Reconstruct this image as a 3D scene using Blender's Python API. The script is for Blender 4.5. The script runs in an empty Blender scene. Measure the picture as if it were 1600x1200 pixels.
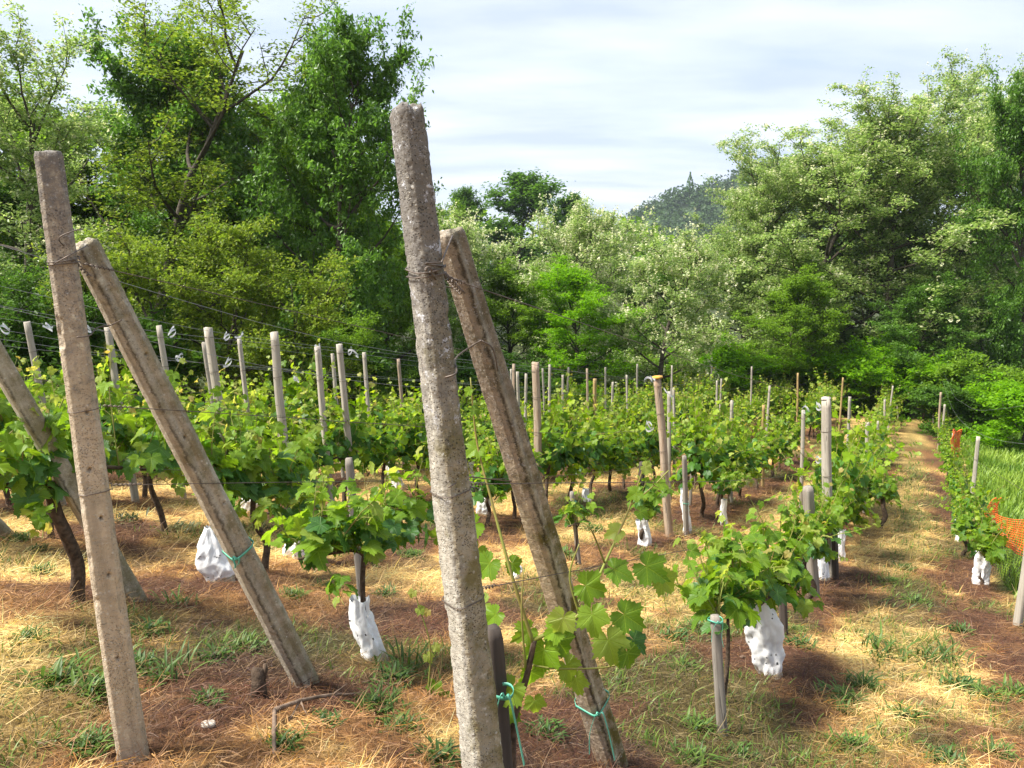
import bpy, math, random
import numpy as np
from mathutils import Vector, Matrix

# ------------------------------------------------------------------ camera, world, sun, exposure
scn = bpy.context.scene
COL = scn.collection
F_PX = 1200.0                       # focal length in photo pixels (1600 wide)
PITCH = math.atan(200.0 / 1200.0)
cam_d = bpy.data.cameras.new('camera'); cam = bpy.data.objects.new('camera', cam_d); COL.objects.link(cam)
cam_d.sensor_width = 36.0; cam_d.lens = 36.0 * F_PX / 1600.0
cam_d.clip_start = 0.05; cam_d.clip_end = 6000
cam.location = (0, 0, 0); cam.rotation_euler = (math.pi / 2 - PITCH, 0, 0)
scn.camera = cam

SUN_EL, SUN_AZ = 54.0, -104.0        # azimuth measured clockwise from +Y (view direction)
w = bpy.data.worlds.new('World'); scn.world = w; w.use_nodes = True
nt = w.node_tree; nt.nodes.clear()
def wn(t, **k):
    n = nt.nodes.new(t)
    for a, b in k.items(): setattr(n, a, b)
    return n
out = wn('ShaderNodeOutputWorld'); bg = wn('ShaderNodeBackground'); bg.inputs[1].default_value = 0.069
sky = wn('ShaderNodeTexSky', sky_type='NISHITA', sun_disc=False)
sky.sun_elevation = math.radians(SUN_EL); sky.sun_rotation = math.radians(SUN_AZ)
sky.air_density = 1.0; sky.dust_density = 2.0; sky.ozone_density = 1.2
tc = wn('ShaderNodeTexCoord'); sep = wn('ShaderNodeSeparateXYZ'); nt.links.new(tc.outputs['Generated'], sep.inputs[0])
add = wn('ShaderNodeMath', operation='ADD'); add.inputs[1].default_value = 0.12; nt.links.new(sep.outputs[2], add.inputs[0])
mx = wn('ShaderNodeMath', operation='MAXIMUM'); mx.inputs[1].default_value = 0.05; nt.links.new(add.outputs[0], mx.inputs[0])
comb = wn('ShaderNodeCombineXYZ')
for i in (0, 1):
    dv = wn('ShaderNodeMath', operation='DIVIDE'); nt.links.new(sep.outputs[i], dv.inputs[0]); nt.links.new(mx.outputs[0], dv.inputs[1]); nt.links.new(dv.outputs[0], comb.inputs[i])
mp = wn('ShaderNodeMapping'); mp.inputs['Scale'].default_value = (0.55, 1.15, 1.0); mp.inputs['Rotation'].default_value = (0, 0, 0.22)
nt.links.new(comb.outputs[0], mp.inputs[0])
n1 = wn('ShaderNodeTexNoise'); n1.inputs['Scale'].default_value = 0.75; n1.inputs['Detail'].default_value = 7; n1.inputs['Roughness'].default_value = 0.52; n1.inputs['Distortion'].default_value = 0.5
nt.links.new(mp.outputs[0], n1.inputs['Vector'])
r1 = wn('ShaderNodeValToRGB'); r1.color_ramp.elements[0].position = 0.30; r1.color_ramp.elements[1].position = 0.62
r1.color_ramp.elements[0].color = (0.70, 0.70, 0.70, 1); r1.color_ramp.elements[1].color = (1, 1, 1, 1)
nt.links.new(n1.outputs[0], r1.inputs[0])
n2 = wn('ShaderNodeTexNoise'); n2.inputs['Scale'].default_value = 1.7; n2.inputs['Detail'].default_value = 5
nt.links.new(mp.outputs[0], n2.inputs['Vector'])
cc = wn('ShaderNodeValToRGB')
cc.color_ramp.elements[0].position = 0.35; cc.color_ramp.elements[0].color = (3.2, 3.7, 4.8, 1)
cc.color_ramp.elements[1].position = 0.66; cc.color_ramp.elements[1].color = (4.75, 5.05, 5.6, 1)
nt.links.new(n2.outputs[0], cc.inputs[0])
mix = wn('ShaderNodeMix', data_type='RGBA'); nt.links.new(r1.outputs[0], mix.inputs[0]); nt.links.new(sky.outputs[0], mix.inputs[6]); nt.links.new(cc.outputs[0], mix.inputs[7])
nt.links.new(mix.outputs[2], bg.inputs[0]); nt.links.new(bg.outputs[0], out.inputs[0])

sd = bpy.data.lights.new('sun', 'SUN'); sd.energy = 3.5; sd.angle = math.radians(12.0); sd.color = (1.0, 0.95, 0.86)
sun = bpy.data.objects.new('sun', sd); COL.objects.link(sun)
a, e = math.radians(SUN_AZ), math.radians(SUN_EL)
sdir = Vector((math.sin(a) * math.cos(e), math.cos(a) * math.cos(e), math.sin(e)))
sun.rotation_euler = sdir.to_track_quat('Z', 'Y').to_euler()
vs = scn.view_settings; vs.view_transform = 'Standard'; vs.look = 'None'; vs.exposure = 1.74; vs.gamma = 1.0; vs.use_curve_mapping = False
scn.render.engine = 'CYCLES'
scn.cycles.max_bounces = 5; scn.cycles.diffuse_bounces = 3; scn.cycles.transmission_bounces = 2; scn.cycles.transparent_max_bounces = 4

# ------------------------------------------------------------------ noise and geometry helpers
def _h(ix, iy, iz, seed):
    n = (ix.astype(np.int64) * 374761393 + iy.astype(np.int64) * 668265263 + iz.astype(np.int64) * 2147483647 + seed * 1274126177) & 0xFFFFFFFF
    n = ((n ^ (n >> 13)) * 1274126177) & 0xFFFFFFFF
    n = n ^ (n >> 16)
    return (n & 0xFFFF) / 65535.0
def vnoise(P, seed=0):
    P = np.asarray(P, float); i = np.floor(P).astype(np.int64); f = P - i; f = f * f * (3 - 2 * f)
    r = 0
    for dx in (0, 1):
        for dy in (0, 1):
            for dz in (0, 1):
                wgt = (f[..., 0] if dx else 1 - f[..., 0]) * (f[..., 1] if dy else 1 - f[..., 1]) * (f[..., 2] if dz else 1 - f[..., 2])
                r = r + wgt * _h(i[..., 0] + dx, i[..., 1] + dy, i[..., 2] + dz, seed)
    return r * 2 - 1
def lnoise(P, seed=0):
    P = np.asarray(P, float); i = np.floor(P).astype(np.int64); f = P - i; o = np.sort(f, -1)[..., ::-1]; od = np.argsort(-f, -1)
    r = _h(i[..., 0], i[..., 1], i[..., 2], seed) * (1 - o[..., 0]); c = i.copy()          # simplex style linear interpolation: flat facets with sharp creases
    for k in range(3):
        c = c + np.eye(3, dtype=np.int64)[od[..., k]]; nx_ = o[..., k + 1] if k < 2 else 0; r = r + _h(c[..., 0], c[..., 1], c[..., 2], seed) * (o[..., k] - nx_)
    return r * 2 - 1
def fbm(P, seed=0, o=4):
    P = np.asarray(P, float); r = 0; a_ = 1; t = 0
    for k in range(o):
        r = r + a_ * vnoise(P * 2 ** k + 13.7 * k, seed + k); t += a_; a_ *= 0.5
    return r / t
def P3(x, y, z=0): return np.stack([np.asarray(x, float), np.asarray(y, float), np.zeros_like(np.asarray(x, float)) + z], -1)
def smooth(x, a_, b): t = np.clip((x - a_) / (b - a_), 0, 1); return t * t * (3 - 2 * t)

RD = np.array([0.4695, 0.8829])                       # direction of the vine rows
ROW_ANG = math.atan2(RD[1], RD[0])
ROW_P = {1: 0.78, 0: -0.72, -1: -2.46, -2: -4.1, -3: -5.7, -4: -7.3, -5: -8.9}
_ks = np.array([-400, -60, -10, -2, 0, 1.5, 2.7, 3.8, 5.2, 8.5, 11, 14.2, 20, 28, 34, 45, 70, 120, 300, 6000.])
_kz = np.array([9, 5, -0.55, -1.2, -1.38, -1.60, -1.97, -2.27, -2.64, -3.25, -3.72, -4.32, -4.95, -5.55, -6.0, -6.8, -8.6, -12, -16, -18])
_ds = np.concatenate([np.linspace(-400, -12, 60), np.linspace(-11.9, 60, 1500), np.linspace(60.5, 6000, 600)])
_dz = np.interp(_ds, _ks, _kz)
_k = np.hanning(41); _k /= _k.sum()
_m = (_ds > -11.9) & (_ds < 60); _t = np.convolve(np.pad(_dz[_m], 20, mode='edge'), _k, 'valid'); _edge = np.minimum(np.arange(_m.sum()), np.arange(_m.sum())[::-1]) > 40
_tmp = _dz[_m].copy(); _tmp[_edge] = _t[_edge]; _dz[_m] = _tmp
def G0(x, y):
    x = np.asarray(x, float); y = np.asarray(y, float)
    s = RD[0] * x + RD[1] * y; p = RD[1] * x - RD[0] * y
    z = np.interp(s, _ds, _dz)
    far = smooth(np.hypot(x, y), 60, 200)
    near = 1 - smooth(np.hypot(x, y), 40, 80)
    z = z + near * 0.05 * vnoise(P3(x * 0.35, y * 0.35), 3)
    return z + far * 3 * vnoise(P3(x * 0.01, y * 0.01), 4)
def gz(x, y): return float(G0(x, y))

cP, sP = math.cos(PITCH), math.sin(PITCH)
def ray(u, v):
    a_, b, c = u - 800.0, 600.0 - v, F_PX
    return np.array([a_, c * cP + b * sP, -c * sP + b * cP])
def pt(u, v, Y):                                      # point on the sight line at depth Y
    d = ray(u, v); return Vector(d * (Y / d[1]))
def on_ground(u, v, h=0.0, y0=0.6, y1=60):
    d = ray(u, v); d = d / d[1]
    Y = np.linspace(y0, y1, 6000); g = G0(d[0] * Y, Y) + h - d[2] * Y
    i = np.where(g >= 0)[0]
    if len(i) == 0: Yh = 28.0
    else: Yh = Y[i[0]]
    return Vector((d[0] * Yh, Yh, gz(d[0] * Yh, Yh)))

def mesh_np(name, V, faces, mats=(), midx=None, smooth_=False, col=None):
    V = np.asarray(V, np.float32); me = bpy.data.meshes.new(name)
    fl = [np.asarray(f, np.int32) for f in faces if len(f)]
    me.vertices.add(len(V)); me.vertices.foreach_set('co', V.ravel())
    tot = np.concatenate([np.full(len(f), f.shape[1], np.int32) for f in fl])
    st = np.concatenate([[0], np.cumsum(tot)[:-1]]).astype(np.int32)
    me.loops.add(int(tot.sum())); me.loops.foreach_set('vertex_index', np.concatenate([f.ravel() for f in fl]))
    me.polygons.add(len(tot)); me.polygons.foreach_set('loop_start', st); me.polygons.foreach_set('loop_total', tot)
    for m in mats: me.materials.append(m)
    if midx is not None: me.polygons.foreach_set('material_index', np.asarray(midx, np.int32))
    me.update(calc_edges=True)
    if smooth_: me.polygons.foreach_set('use_smooth', np.ones(len(tot), bool))
    if col is not None:
        ca = me.color_attributes.new('Col', 'FLOAT_COLOR', 'POINT')
        c = np.ones((len(V), 4), np.float32); c[:, :3] = col; ca.data.foreach_set('color', c.ravel())
    return me
class MB:
    def __init__(s): s.V = []; s.F = {3: [], 4: []}; s.n = 0
    def add(s, V, F):
        V = np.asarray(V, float)
        for f in (F if isinstance(F, (list, tuple)) else [F]):
            f = np.asarray(f)
            if len(f): s.F[f.shape[1]].append(f + s.n)
        s.V.append(V); s.n += len(V)
    def mesh(s, name, mat, smooth_=False):
        return mesh_np(name, np.concatenate(s.V), [np.concatenate(s.F[k]) for k in (3, 4) if s.F[k]], [mat], smooth_=smooth_)
def tube(P, R, k=6, cap=True):
    P = np.asarray(P, float); n = len(P); R = np.zeros(n) + R
    T = np.gradient(P, axis=0); T /= np.linalg.norm(T, axis=1)[:, None] + 1e-9
    ref = np.array([0, 0, 1.0]) if abs(T[0][2]) < 0.9 else np.array([1.0, 0, 0])
    N = np.zeros_like(P); x = np.cross(T[0], ref); x /= np.linalg.norm(x) + 1e-9
    for i in range(n):
        x = x - T[i] * x.dot(T[i]); x /= np.linalg.norm(x) + 1e-9; N[i] = x
    B = np.cross(T, N); an = np.arange(k) * 2 * math.pi / k
    V = (P[:, None] + R[:, None, None] * (N[:, None] * np.cos(an)[None, :, None] + B[:, None] * np.sin(an)[None, :, None])).reshape(-1, 3)
    i, j = np.meshgrid(np.arange(n - 1), np.arange(k), indexing='ij'); j2 = (j + 1) % k
    Q = np.stack([i * k + j, i * k + j2, (i + 1) * k + j2, (i + 1) * k + j], -1).reshape(-1, 4)
    Fs = [Q]
    if cap:
        V = np.vstack([V, P[:1], P[-1:]]); b = n * k; a_ = np.arange(k)
        Fs.append(np.stack([np.full(k, b), (a_ + 1) % k, a_], -1))
        Fs.append(np.stack([np.full(k, b + 1), (n - 1) * k + a_, (n - 1) * k + (a_ + 1) % k], -1))
    return V, Fs
def spline(P, n=8):
    P = [np.asarray(p, float) for p in P]; P = [2 * P[0] - P[1]] + P + [2 * P[-1] - P[-2]]; o = []
    for i in range(1, len(P) - 2):
        for t in np.arange(n) / n:
            a_, b, c, d = P[i - 1], P[i], P[i + 1], P[i + 2]
            o.append(0.5 * (2 * b + (c - a_) * t + (2 * a_ - 5 * b + 4 * c - d) * t * t + (3 * b - a_ - 3 * c + d) * t ** 3))
    o.append(P[-2]); return np.array(o)

def link(name, me, parent=None, mat4=None, label=None, cat=None, group=None, kind=None):
    o = bpy.data.objects.new(name, me); COL.objects.link(o)
    if parent is not None: o.parent = parent
    if mat4 is not None: o.matrix_basis = mat4
    if label: o['label'] = label
    if cat: o['category'] = cat
    if group: o['group'] = group
    if kind: o['kind'] = kind
    return o
def thing(name, label, cat, loc=(0, 0, 0), rotz=0.0, group=None, scale=1.0):
    o = link(name, None, label=label, cat=cat, group=group)
    o.location = loc; o.rotation_euler = (0, 0, rotz); o.scale = (scale, scale, scale) if not hasattr(scale, '__len__') else scale
    o.empty_display_size = 0.1
    return o
def dup(root, loc, rotz=0.0, label=None, group=None, scale=None):
    r = root.copy(); COL.objects.link(r); r.location = loc; r.rotation_euler = (0, 0, rotz)
    if scale is not None: r.scale = (scale, scale, scale) if not hasattr(scale, '__len__') else scale
    if label: r['label'] = label
    if group: r['group'] = group
    for ch in list(root.children):
        c = ch.copy(); COL.objects.link(c); c.parent = r
        for g in list(ch.children):
            d = g.copy(); COL.objects.link(d); d.parent = c
    return r

# ------------------------------------------------------------------ materials
def new_mat(name):
    m = bpy.data.materials.new(name); m.use_nodes = True; t = m.node_tree; t.nodes.clear()
    o = t.nodes.new('ShaderNodeOutputMaterial'); return m, t, o
class NB:
    def __init__(s, t): s.t = t
    def n(s, ty, props=None, **ins):
        x = s.t.nodes.new(ty)
        for k, v in (props or {}).items(): setattr(x, k, v)
        for k, v in ins.items():
            key = int(k[1:]) if k[0] == 'i' and k[1:].isdigit() else k.replace('_', ' ')
            sock = x.inputs[key]
            if isinstance(v, bpy.types.NodeSocket): s.t.links.new(v, sock)
            else: sock.default_value = v
        return x
    def noise(s, vec, sc, det=5, ro=0.55, dist=0.0): return s.n('ShaderNodeTexNoise', Vector=vec, Scale=sc, Detail=det, Roughness=ro, Distortion=dist).outputs[0]
    def ramp(s, f, stops):
        r = s.n('ShaderNodeValToRGB', i0=f); e_ = r.color_ramp.elements
        while len(e_) < len(stops): e_.new(0.5)
        for q, (p_, c) in zip(e_, stops):
            q.position = p_; q.color = (c, c, c, 1) if not hasattr(c, '__len__') else (*c, 1)
        return r.outputs[0]
    def mixc(s, f, a_, b, bt='MIX'):
        m = s.n('ShaderNodeMix', {'data_type': 'RGBA', 'blend_type': bt}, i0=f)
        for k, v in ((6, a_), (7, b)):
            if isinstance(v, bpy.types.NodeSocket): s.t.links.new(v, m.inputs[k])
            else: m.inputs[k].default_value = (*v, 1)
        return m.outputs[2]
    def math(s, op, a_, b=0.0, c=0.0): 
        m = s.n('ShaderNodeMath', {'operation': op}, i0=a_, i1=b); return m.outputs[0]

def leaf_mat(name, c_dark, c_lite, trans=0.45, veins=False, *a, **k):
    return _leaf_mat(name, c_dark, c_lite, trans, *a, veins=veins, **k)
def _leaf_mat(name, c_dark, c_lite, trans=0.45, gloss=0.35, tint=(1.0, 1.0, 0.75), c3=None, rough=0.45, veins=False):
    m, t, o = new_mat(name); b = NB(t)
    g = b.n('ShaderNodeNewGeometry'); oi = b.n('ShaderNodeObjectInfo')
    rnd = g.outputs['Random Per Island']
    r = b.math('FRACT', b.math('ADD', rnd, oi.outputs['Random']))
    stops = [(0.0, c_dark), (0.75, c_lite)] + ([(0.97, c3)] if c3 else [])
    col = b.ramp(r, stops)
    tc_ = b.n('ShaderNodeTexCoord')
    col = b.mixc(b.math('MULTIPLY', b.noise(tc_.outputs['Object'], 0.13 if name == 'far_wood' else 0.9, 3), 0.9 if name == 'far_wood' else 0.5), col, tuple(x * 0.6 for x in c_dark))
    bump = None
    if veins:
        sx = b.n('ShaderNodeSeparateXYZ', i0=tc_.outputs['Object']); X_, Y_ = sx.outputs[0], sx.outputs[1]; vm = None
        for dg, wd in ((0, .010), (52, .009), (-52, .009), (108, .008), (-108, .008)):
            a_ = math.radians(dg); ca, sa = math.cos(a_), math.sin(a_)
            al = b.math('ADD', b.math('MULTIPLY', X_, sa), b.math('MULTIPLY', Y_, ca)); pe = b.math('ABSOLUTE', b.math('SUBTRACT', b.math('MULTIPLY', X_, ca), b.math('MULTIPLY', Y_, sa)))
            ln = b.math('MULTIPLY', b.ramp(pe, [(0.0, 1.0), (wd * 1.6, 0.0)]), b.ramp(al, [(0.0, 0.0), (0.01, 1.0)]))
            sec = b.math('SINE', b.math('MULTIPLY', b.math('SUBTRACT', al, b.math('MULTIPLY', pe, 0.9)), 75.0))
            ln2 = b.math('MULTIPLY', b.math('MULTIPLY', b.ramp(sec, [(0.86, 0.0), (1.0, 0.55)]), b.ramp(pe, [(0.0, 1.0), (0.14, 0.0)])), b.ramp(al, [(0.02, 0.0), (0.05, 1.0)]))
            q_ = b.math('MAXIMUM', ln, ln2); vm = q_ if vm is None else b.math('MAXIMUM', vm, q_)
        col = b.mixc(b.math('MULTIPLY', vm, 0.55), col, tuple(min(.5, x * 1.7 + .03) for x in c_lite))
        col = b.mixc(b.math('MULTIPLY', b.ramp(b.noise(tc_.outputs['Object'], 14, 4), [(0.5, 0.0), (0.75, 1.0)]), 0.35), col, tuple(x * .7 for x in c_lite))
        bump = b.n('ShaderNodeBump', Strength=0.6, Distance=0.006, Height=b.math('MULTIPLY', vm, -1.0))
    pr = b.n('ShaderNodeBsdfPrincipled', Base_Color=col, Roughness=rough)
    if bump: t.links.new(bump.outputs[0], pr.inputs['Normal'])
    pr.inputs['Specular IOR Level'].default_value = gloss
    tcol = b.mixc(1.0, b.mixc(1.0, col, tint, 'MULTIPLY'), (1.9, 1.9, 1.9), 'MULTIPLY')
    tr = b.n('ShaderNodeBsdfTranslucent', Color=tcol)
    mx_ = b.n('ShaderNodeMixShader', i0=trans, i1=pr.outputs[0], i2=tr.outputs[0])
    t.links.new(mx_.outputs[0], o.inputs[0]); return m
def simple_mat(name, c, rough=0.8, metal=0.0, noise_sc=20, amt=0.4, bump=0.0, c2=None, spec=0.3):
    m, t, o = new_mat(name); b = NB(t); tc_ = b.n('ShaderNodeTexCoord')
    f = b.noise(tc_.outputs['Object'], noise_sc, 5)
    col = b.mixc(b.ramp(f, [(0.35, 0.0), (0.7, 1.0)]), c, c2 if c2 else tuple(x * (1 - amt) for x in c))
    pr = b.n('ShaderNodeBsdfPrincipled', Base_Color=col, Roughness=rough, Metallic=metal); pr.inputs['Specular IOR Level'].default_value = spec
    if bump:
        bn = b.n('ShaderNodeBump', Strength=bump, Distance=0.01, Height=f); t.links.new(bn.outputs[0], pr.inputs['Normal'])
    t.links.new(pr.outputs[0], o.inputs[0]); return m

def concrete_mat(name, base, warm, toplen, lichen=0.5, moss=0.4, dark_top=0.7, seam=0.0, side=None, pits=1.0):
    m, t, o = new_mat(name); b = NB(t); tc_ = b.n('ShaderNodeTexCoord'); v = tc_.outputs['Object']
    sp = b.n('ShaderNodeSeparateXYZ', i0=v); z = sp.outputs[2]
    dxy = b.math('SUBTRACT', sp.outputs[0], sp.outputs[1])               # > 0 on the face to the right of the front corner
    big = b.noise(v, 6, 5, 0.6); fine = b.noise(v, 130, 4, 0.7); med = b.noise(v, 34, 5, 0.7)
    ms = b.n('ShaderNodeMapping', Vector=v); ms.inputs['Scale'].default_value = (30, 30, 2.2)
    streak = b.noise(ms.outputs[0], 1, 5, 0.6, 0.4)
    col = b.mixc(b.ramp(big, [(0.35, 0.0), (0.65, 1.0)]), base, warm)
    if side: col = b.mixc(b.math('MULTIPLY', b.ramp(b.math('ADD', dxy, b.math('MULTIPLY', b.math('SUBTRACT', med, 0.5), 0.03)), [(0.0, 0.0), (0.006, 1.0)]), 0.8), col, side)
    col = b.mixc(b.ramp(streak, [(0.45, 0.0), (0.75, 0.7)]), col, tuple(x * 0.5 for x in warm))
    col = b.mixc(b.ramp(med, [(0.50, 0.0), (0.72, 0.6)]), col, tuple(x * 0.45 for x in base))
    col = b.mixc(b.ramp(med, [(0.30, 0.5), (0.42, 0.0)]), col, tuple(min(.7, x * 1.45) for x in base))
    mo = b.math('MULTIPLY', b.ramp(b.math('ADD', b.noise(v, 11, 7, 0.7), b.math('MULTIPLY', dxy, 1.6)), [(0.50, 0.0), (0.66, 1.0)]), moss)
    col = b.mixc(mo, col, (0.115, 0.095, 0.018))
    tp = b.ramp(b.math('ADD', b.math('DIVIDE', z, toplen), b.math('MULTIPLY', b.math('SUBTRACT', med, 0.5), 0.6)), [(0.60, 0.0), (0.88, dark_top)])
    col = b.mixc(tp, col, (0.125, 0.115, 0.108))
    rs = b.ramp(b.noise(ms.outputs[0], 0.6, 3, 0.5), [(0.64, 0.0), (0.74, 0.35)]); col = b.mixc(rs, col, (0.26, 0.12, 0.05))
    if seam:
        ab = b.math('ABSOLUTE', b.math('ADD', b.math('SUBTRACT', dxy, 0.012), b.math('MULTIPLY', b.math('SUBTRACT', b.noise(v, 22, 5, 0.7), 0.5), 0.05)))
        fr = b.ramp(b.math('ADD', sp.outputs[0], sp.outputs[1]), [(0.0, 1.0), (0.001, 0.0)])
        sm = b.math('MULTIPLY', b.math('MULTIPLY', b.ramp(ab, [(0.002, 1.0), (0.010, 0.0)]), b.ramp(med, [(0.36, 0.2), (0.5, 1.0)])), seam)
        col = b.mixc(sm, col, (0.028, 0.022, 0.014))
    clump = b.ramp(b.noise(v, 9, 4, 0.6), [(0.40, 0.25), (0.62, 1.0)]); hgt = None
    for sc, thr, c_, am in ((85, 0.90, (0.60, 0.58, 0.53), 0.8), (170, 0.80, (0.50, 0.46, 0.38), 0.7), (330, 0.80, (0.58, 0.56, 0.50), 0.5)):
        vo = b.n('ShaderNodeTexVoronoi', Vector=v, Scale=sc, Randomness=1.0); cr = b.n('ShaderNodeSeparateColor', i0=vo.outputs['Color'])
        g = b.math('MULTIPLY', b.math('MULTIPLY', b.ramp(vo.outputs[0], [(0.18, 1.0), (0.40, 0.0)]), b.ramp(cr.outputs[0], [(thr, 0.0), (thr + .05, 1.0)])), clump)
        col = b.mixc(b.math('MULTIPLY', g, am), col, c_); hgt = g if hgt is None else b.math('ADD', hgt, g)
    vd = b.n('ShaderNodeTexVoronoi', Vector=v, Scale=240, Randomness=1.0); cd = b.n('ShaderNodeSeparateColor', i0=vd.outputs['Color'])
    pit = b.math('MULTIPLY', b.ramp(vd.outputs[0], [(0.2, 1.0), (0.45, 0.0)]), b.ramp(cd.outputs[1], [(0.66, 0.0), (0.75, 1.0)]))
    col = b.mixc(b.math('MULTIPLY', pit, 0.75 * pits), col, (0.04, 0.035, 0.03))
    li = b.math('MULTIPLY', b.ramp(b.noise(v, 24, 7, 0.8), [(0.58, 0.0), (0.62, 1.0)]), b.ramp(b.math('DIVIDE', z, toplen), [(0.5, 0.12), (0.78, 1.0)]))
    col = b.mixc(b.math('MULTIPLY', li, lichen), col, (0.50, 0.51, 0.54))
    ht = b.math('ADD', b.math('ADD', b.math('MULTIPLY', fine, 0.9), b.math('MULTIPLY', hgt, 0.5)), b.math('ADD', b.math('MULTIPLY', pit, -1.0), b.math('MULTIPLY', med, 0.8)))
    bn = b.n('ShaderNodeBump', Strength=0.85, Distance=0.004, Height=ht)
    pr = b.n('ShaderNodeBsdfPrincipled', Base_Color=col, Roughness=0.92, Normal=bn.outputs[0]); pr.inputs['Specular IOR Level'].default_value = 0.2
    t.links.new(pr.outputs[0], o.inputs[0]); return m

def wood_mat(name, c1, c2, sc=1.0):
    m, t, o = new_mat(name); b = NB(t); tc_ = b.n('ShaderNodeTexCoord'); oi = b.n('ShaderNodeObjectInfo')
    ms = b.n('ShaderNodeMapping', Vector=tc_.outputs['Object']); ms.inputs['Scale'].default_value = (60 * sc, 60 * sc, 3 * sc)
    off = b.n('ShaderNodeVectorMath', {'operation': 'ADD'}, i0=ms.outputs[0]); 
    cb = b.n('ShaderNodeCombineXYZ', i0=b.math('MULTIPLY', oi.outputs['Random'], 50.0)); t.links.new(cb.outputs[0], off.inputs[1])
    f = b.noise(off.outputs[0], 1, 6, 0.6, 0.6)
    col = b.mixc(b.ramp(f, [(0.35, 0.0), (0.65, 1.0)]), c1, c2)
    col = b.mixc(b.math('MULTIPLY', oi.outputs['Random'], 0.45), col, tuple(x * 0.5 for x in c1))
    crack = b.ramp(f, [(0.36, 1.0), (0.40, 0.0)])
    col = b.mixc(b.math('MULTIPLY', crack, 0.7), col, tuple(x * 0.2 for x in c2))
    bn = b.n('ShaderNodeBump', Strength=0.8, Distance=0.004, Height=f)
    pr = b.n('ShaderNodeBsdfPrincipled', Base_Color=col, Roughness=0.85, Normal=bn.outputs[0]); pr.inputs['Specular IOR Level'].default_value = 0.2
    t.links.new(pr.outputs[0], o.inputs[0]); return m
def attr_mat(name, rough=0.9, trans=0.0, nsc=60, amt=0.5, bump=0.0, spec=0.2, island=0.5):
    m, t, o = new_mat(name); b = NB(t); tc_ = b.n('ShaderNodeTexCoord')
    at = b.n('ShaderNodeAttribute', {'attribute_name': 'Col'})
    f = b.noise(tc_.outputs['Object'], nsc, 6, 0.65)
    col = b.mixc(b.math('MULTIPLY', b.ramp(f, [(0.35, 1.0), (0.6, 0.0)]), amt), at.outputs['Color'], (0.03, 0.018, 0.01))
    pr = b.n('ShaderNodeBsdfPrincipled', Base_Color=col, Roughness=rough); pr.inputs['Specular IOR Level'].default_value = spec
    if bump:
        bn = b.n('ShaderNodeBump', Strength=bump, Distance=0.02, Height=f); t.links.new(bn.outputs[0], pr.inputs['Normal'])
    if trans:
        tr = b.n('ShaderNodeBsdfTranslucent', Color=col); mx_ = b.n('ShaderNodeMixShader', i0=trans, i1=pr.outputs[0], i2=tr.outputs[0]); t.links.new(mx_.outputs[0], o.inputs[0])
    else: t.links.new(pr.outputs[0], o.inputs[0])
    return m

M = {}
M['ground'] = attr_mat('ground_soil_straw', nsc=38, amt=0.75, bump=0.9)
M['straw'] = attr_mat('straw_blades', trans=0.25, nsc=5, amt=0.1, rough=0.6, spec=0.3)
M['grass'] = attr_mat('grass_blades', trans=0.4, nsc=3, amt=0.1, rough=0.5, spec=0.4)
M['vine_leaf'] = leaf_mat('vine_leaf', (0.082, 0.170, 0.010), (0.20, 0.33, 0.012), 0.45, False, 0.22, (1.15, 1.05, 0.4), (0.30, 0.40, 0.03))
M['vine_leaf_old'] = leaf_mat('vine_leaf_mature', (0.035, 0.110, 0.014), (0.080, 0.195, 0.020), 0.38, False, 0.3, (1.1, 1.05, 0.5))
M['vine_tip'] = leaf_mat('vine_leaf_tip', (0.22, 0.31, 0.04), (0.34, 0.42, 0.09), 0.5, False, 0.3, (1.1, 1.0, 0.5), (0.36, 0.27, 0.09))
M['vine_leaf_near'] = leaf_mat('vine_leaf_near', (0.080, 0.170, 0.014), (0.18, 0.31, 0.020), 0.45, True, 0.25, (1.15, 1.05, 0.5), (0.24, 0.32, 0.05))
M['vine_leaf_old_near'] = leaf_mat('vine_leaf_old_near', (0.038, 0.115, 0.020), (0.080, 0.19, 0.030), 0.36, True, 0.35, (1.1, 1.05, 0.5))
M['vine_tip_near'] = leaf_mat('vine_tip_near', (0.22, 0.31, 0.04), (0.34, 0.42, 0.09), 0.5, True, 0.3, (1.1, 1.0, 0.5), (0.36, 0.27, 0.09))
M['shoot'] = simple_mat('green_shoot', (0.19, 0.24, 0.04), 0.6, c2=(0.20, 0.13, 0.05), noise_sc=4)
M['bark'] = simple_mat('vine_bark', (0.11, 0.075, 0.05), 0.95, noise_sc=40, amt=0.75, bump=1.0)
M['bark_tree'] = simple_mat('tree_bark', (0.085, 0.07, 0.052), 0.95, noise_sc=8, amt=0.6, bump=1.0)
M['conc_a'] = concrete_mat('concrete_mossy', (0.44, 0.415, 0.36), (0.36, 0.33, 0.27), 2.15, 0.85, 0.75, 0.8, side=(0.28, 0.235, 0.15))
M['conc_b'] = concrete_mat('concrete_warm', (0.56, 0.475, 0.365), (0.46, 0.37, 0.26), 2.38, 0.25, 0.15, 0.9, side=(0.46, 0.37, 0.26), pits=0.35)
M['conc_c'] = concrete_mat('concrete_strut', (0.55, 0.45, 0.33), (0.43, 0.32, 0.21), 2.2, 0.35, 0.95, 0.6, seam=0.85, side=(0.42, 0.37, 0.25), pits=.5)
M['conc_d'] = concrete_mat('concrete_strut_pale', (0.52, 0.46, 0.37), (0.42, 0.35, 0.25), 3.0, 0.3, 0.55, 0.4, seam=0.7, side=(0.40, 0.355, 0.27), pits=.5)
M['post'] = wood_mat('weathered_post', (0.43, 0.39, 0.325), (0.29, 0.255, 0.205))
M['post_rust'] = wood_mat('rusty_post', (0.40, 0.33, 0.25), (0.26, 0.17, 0.11))
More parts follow.
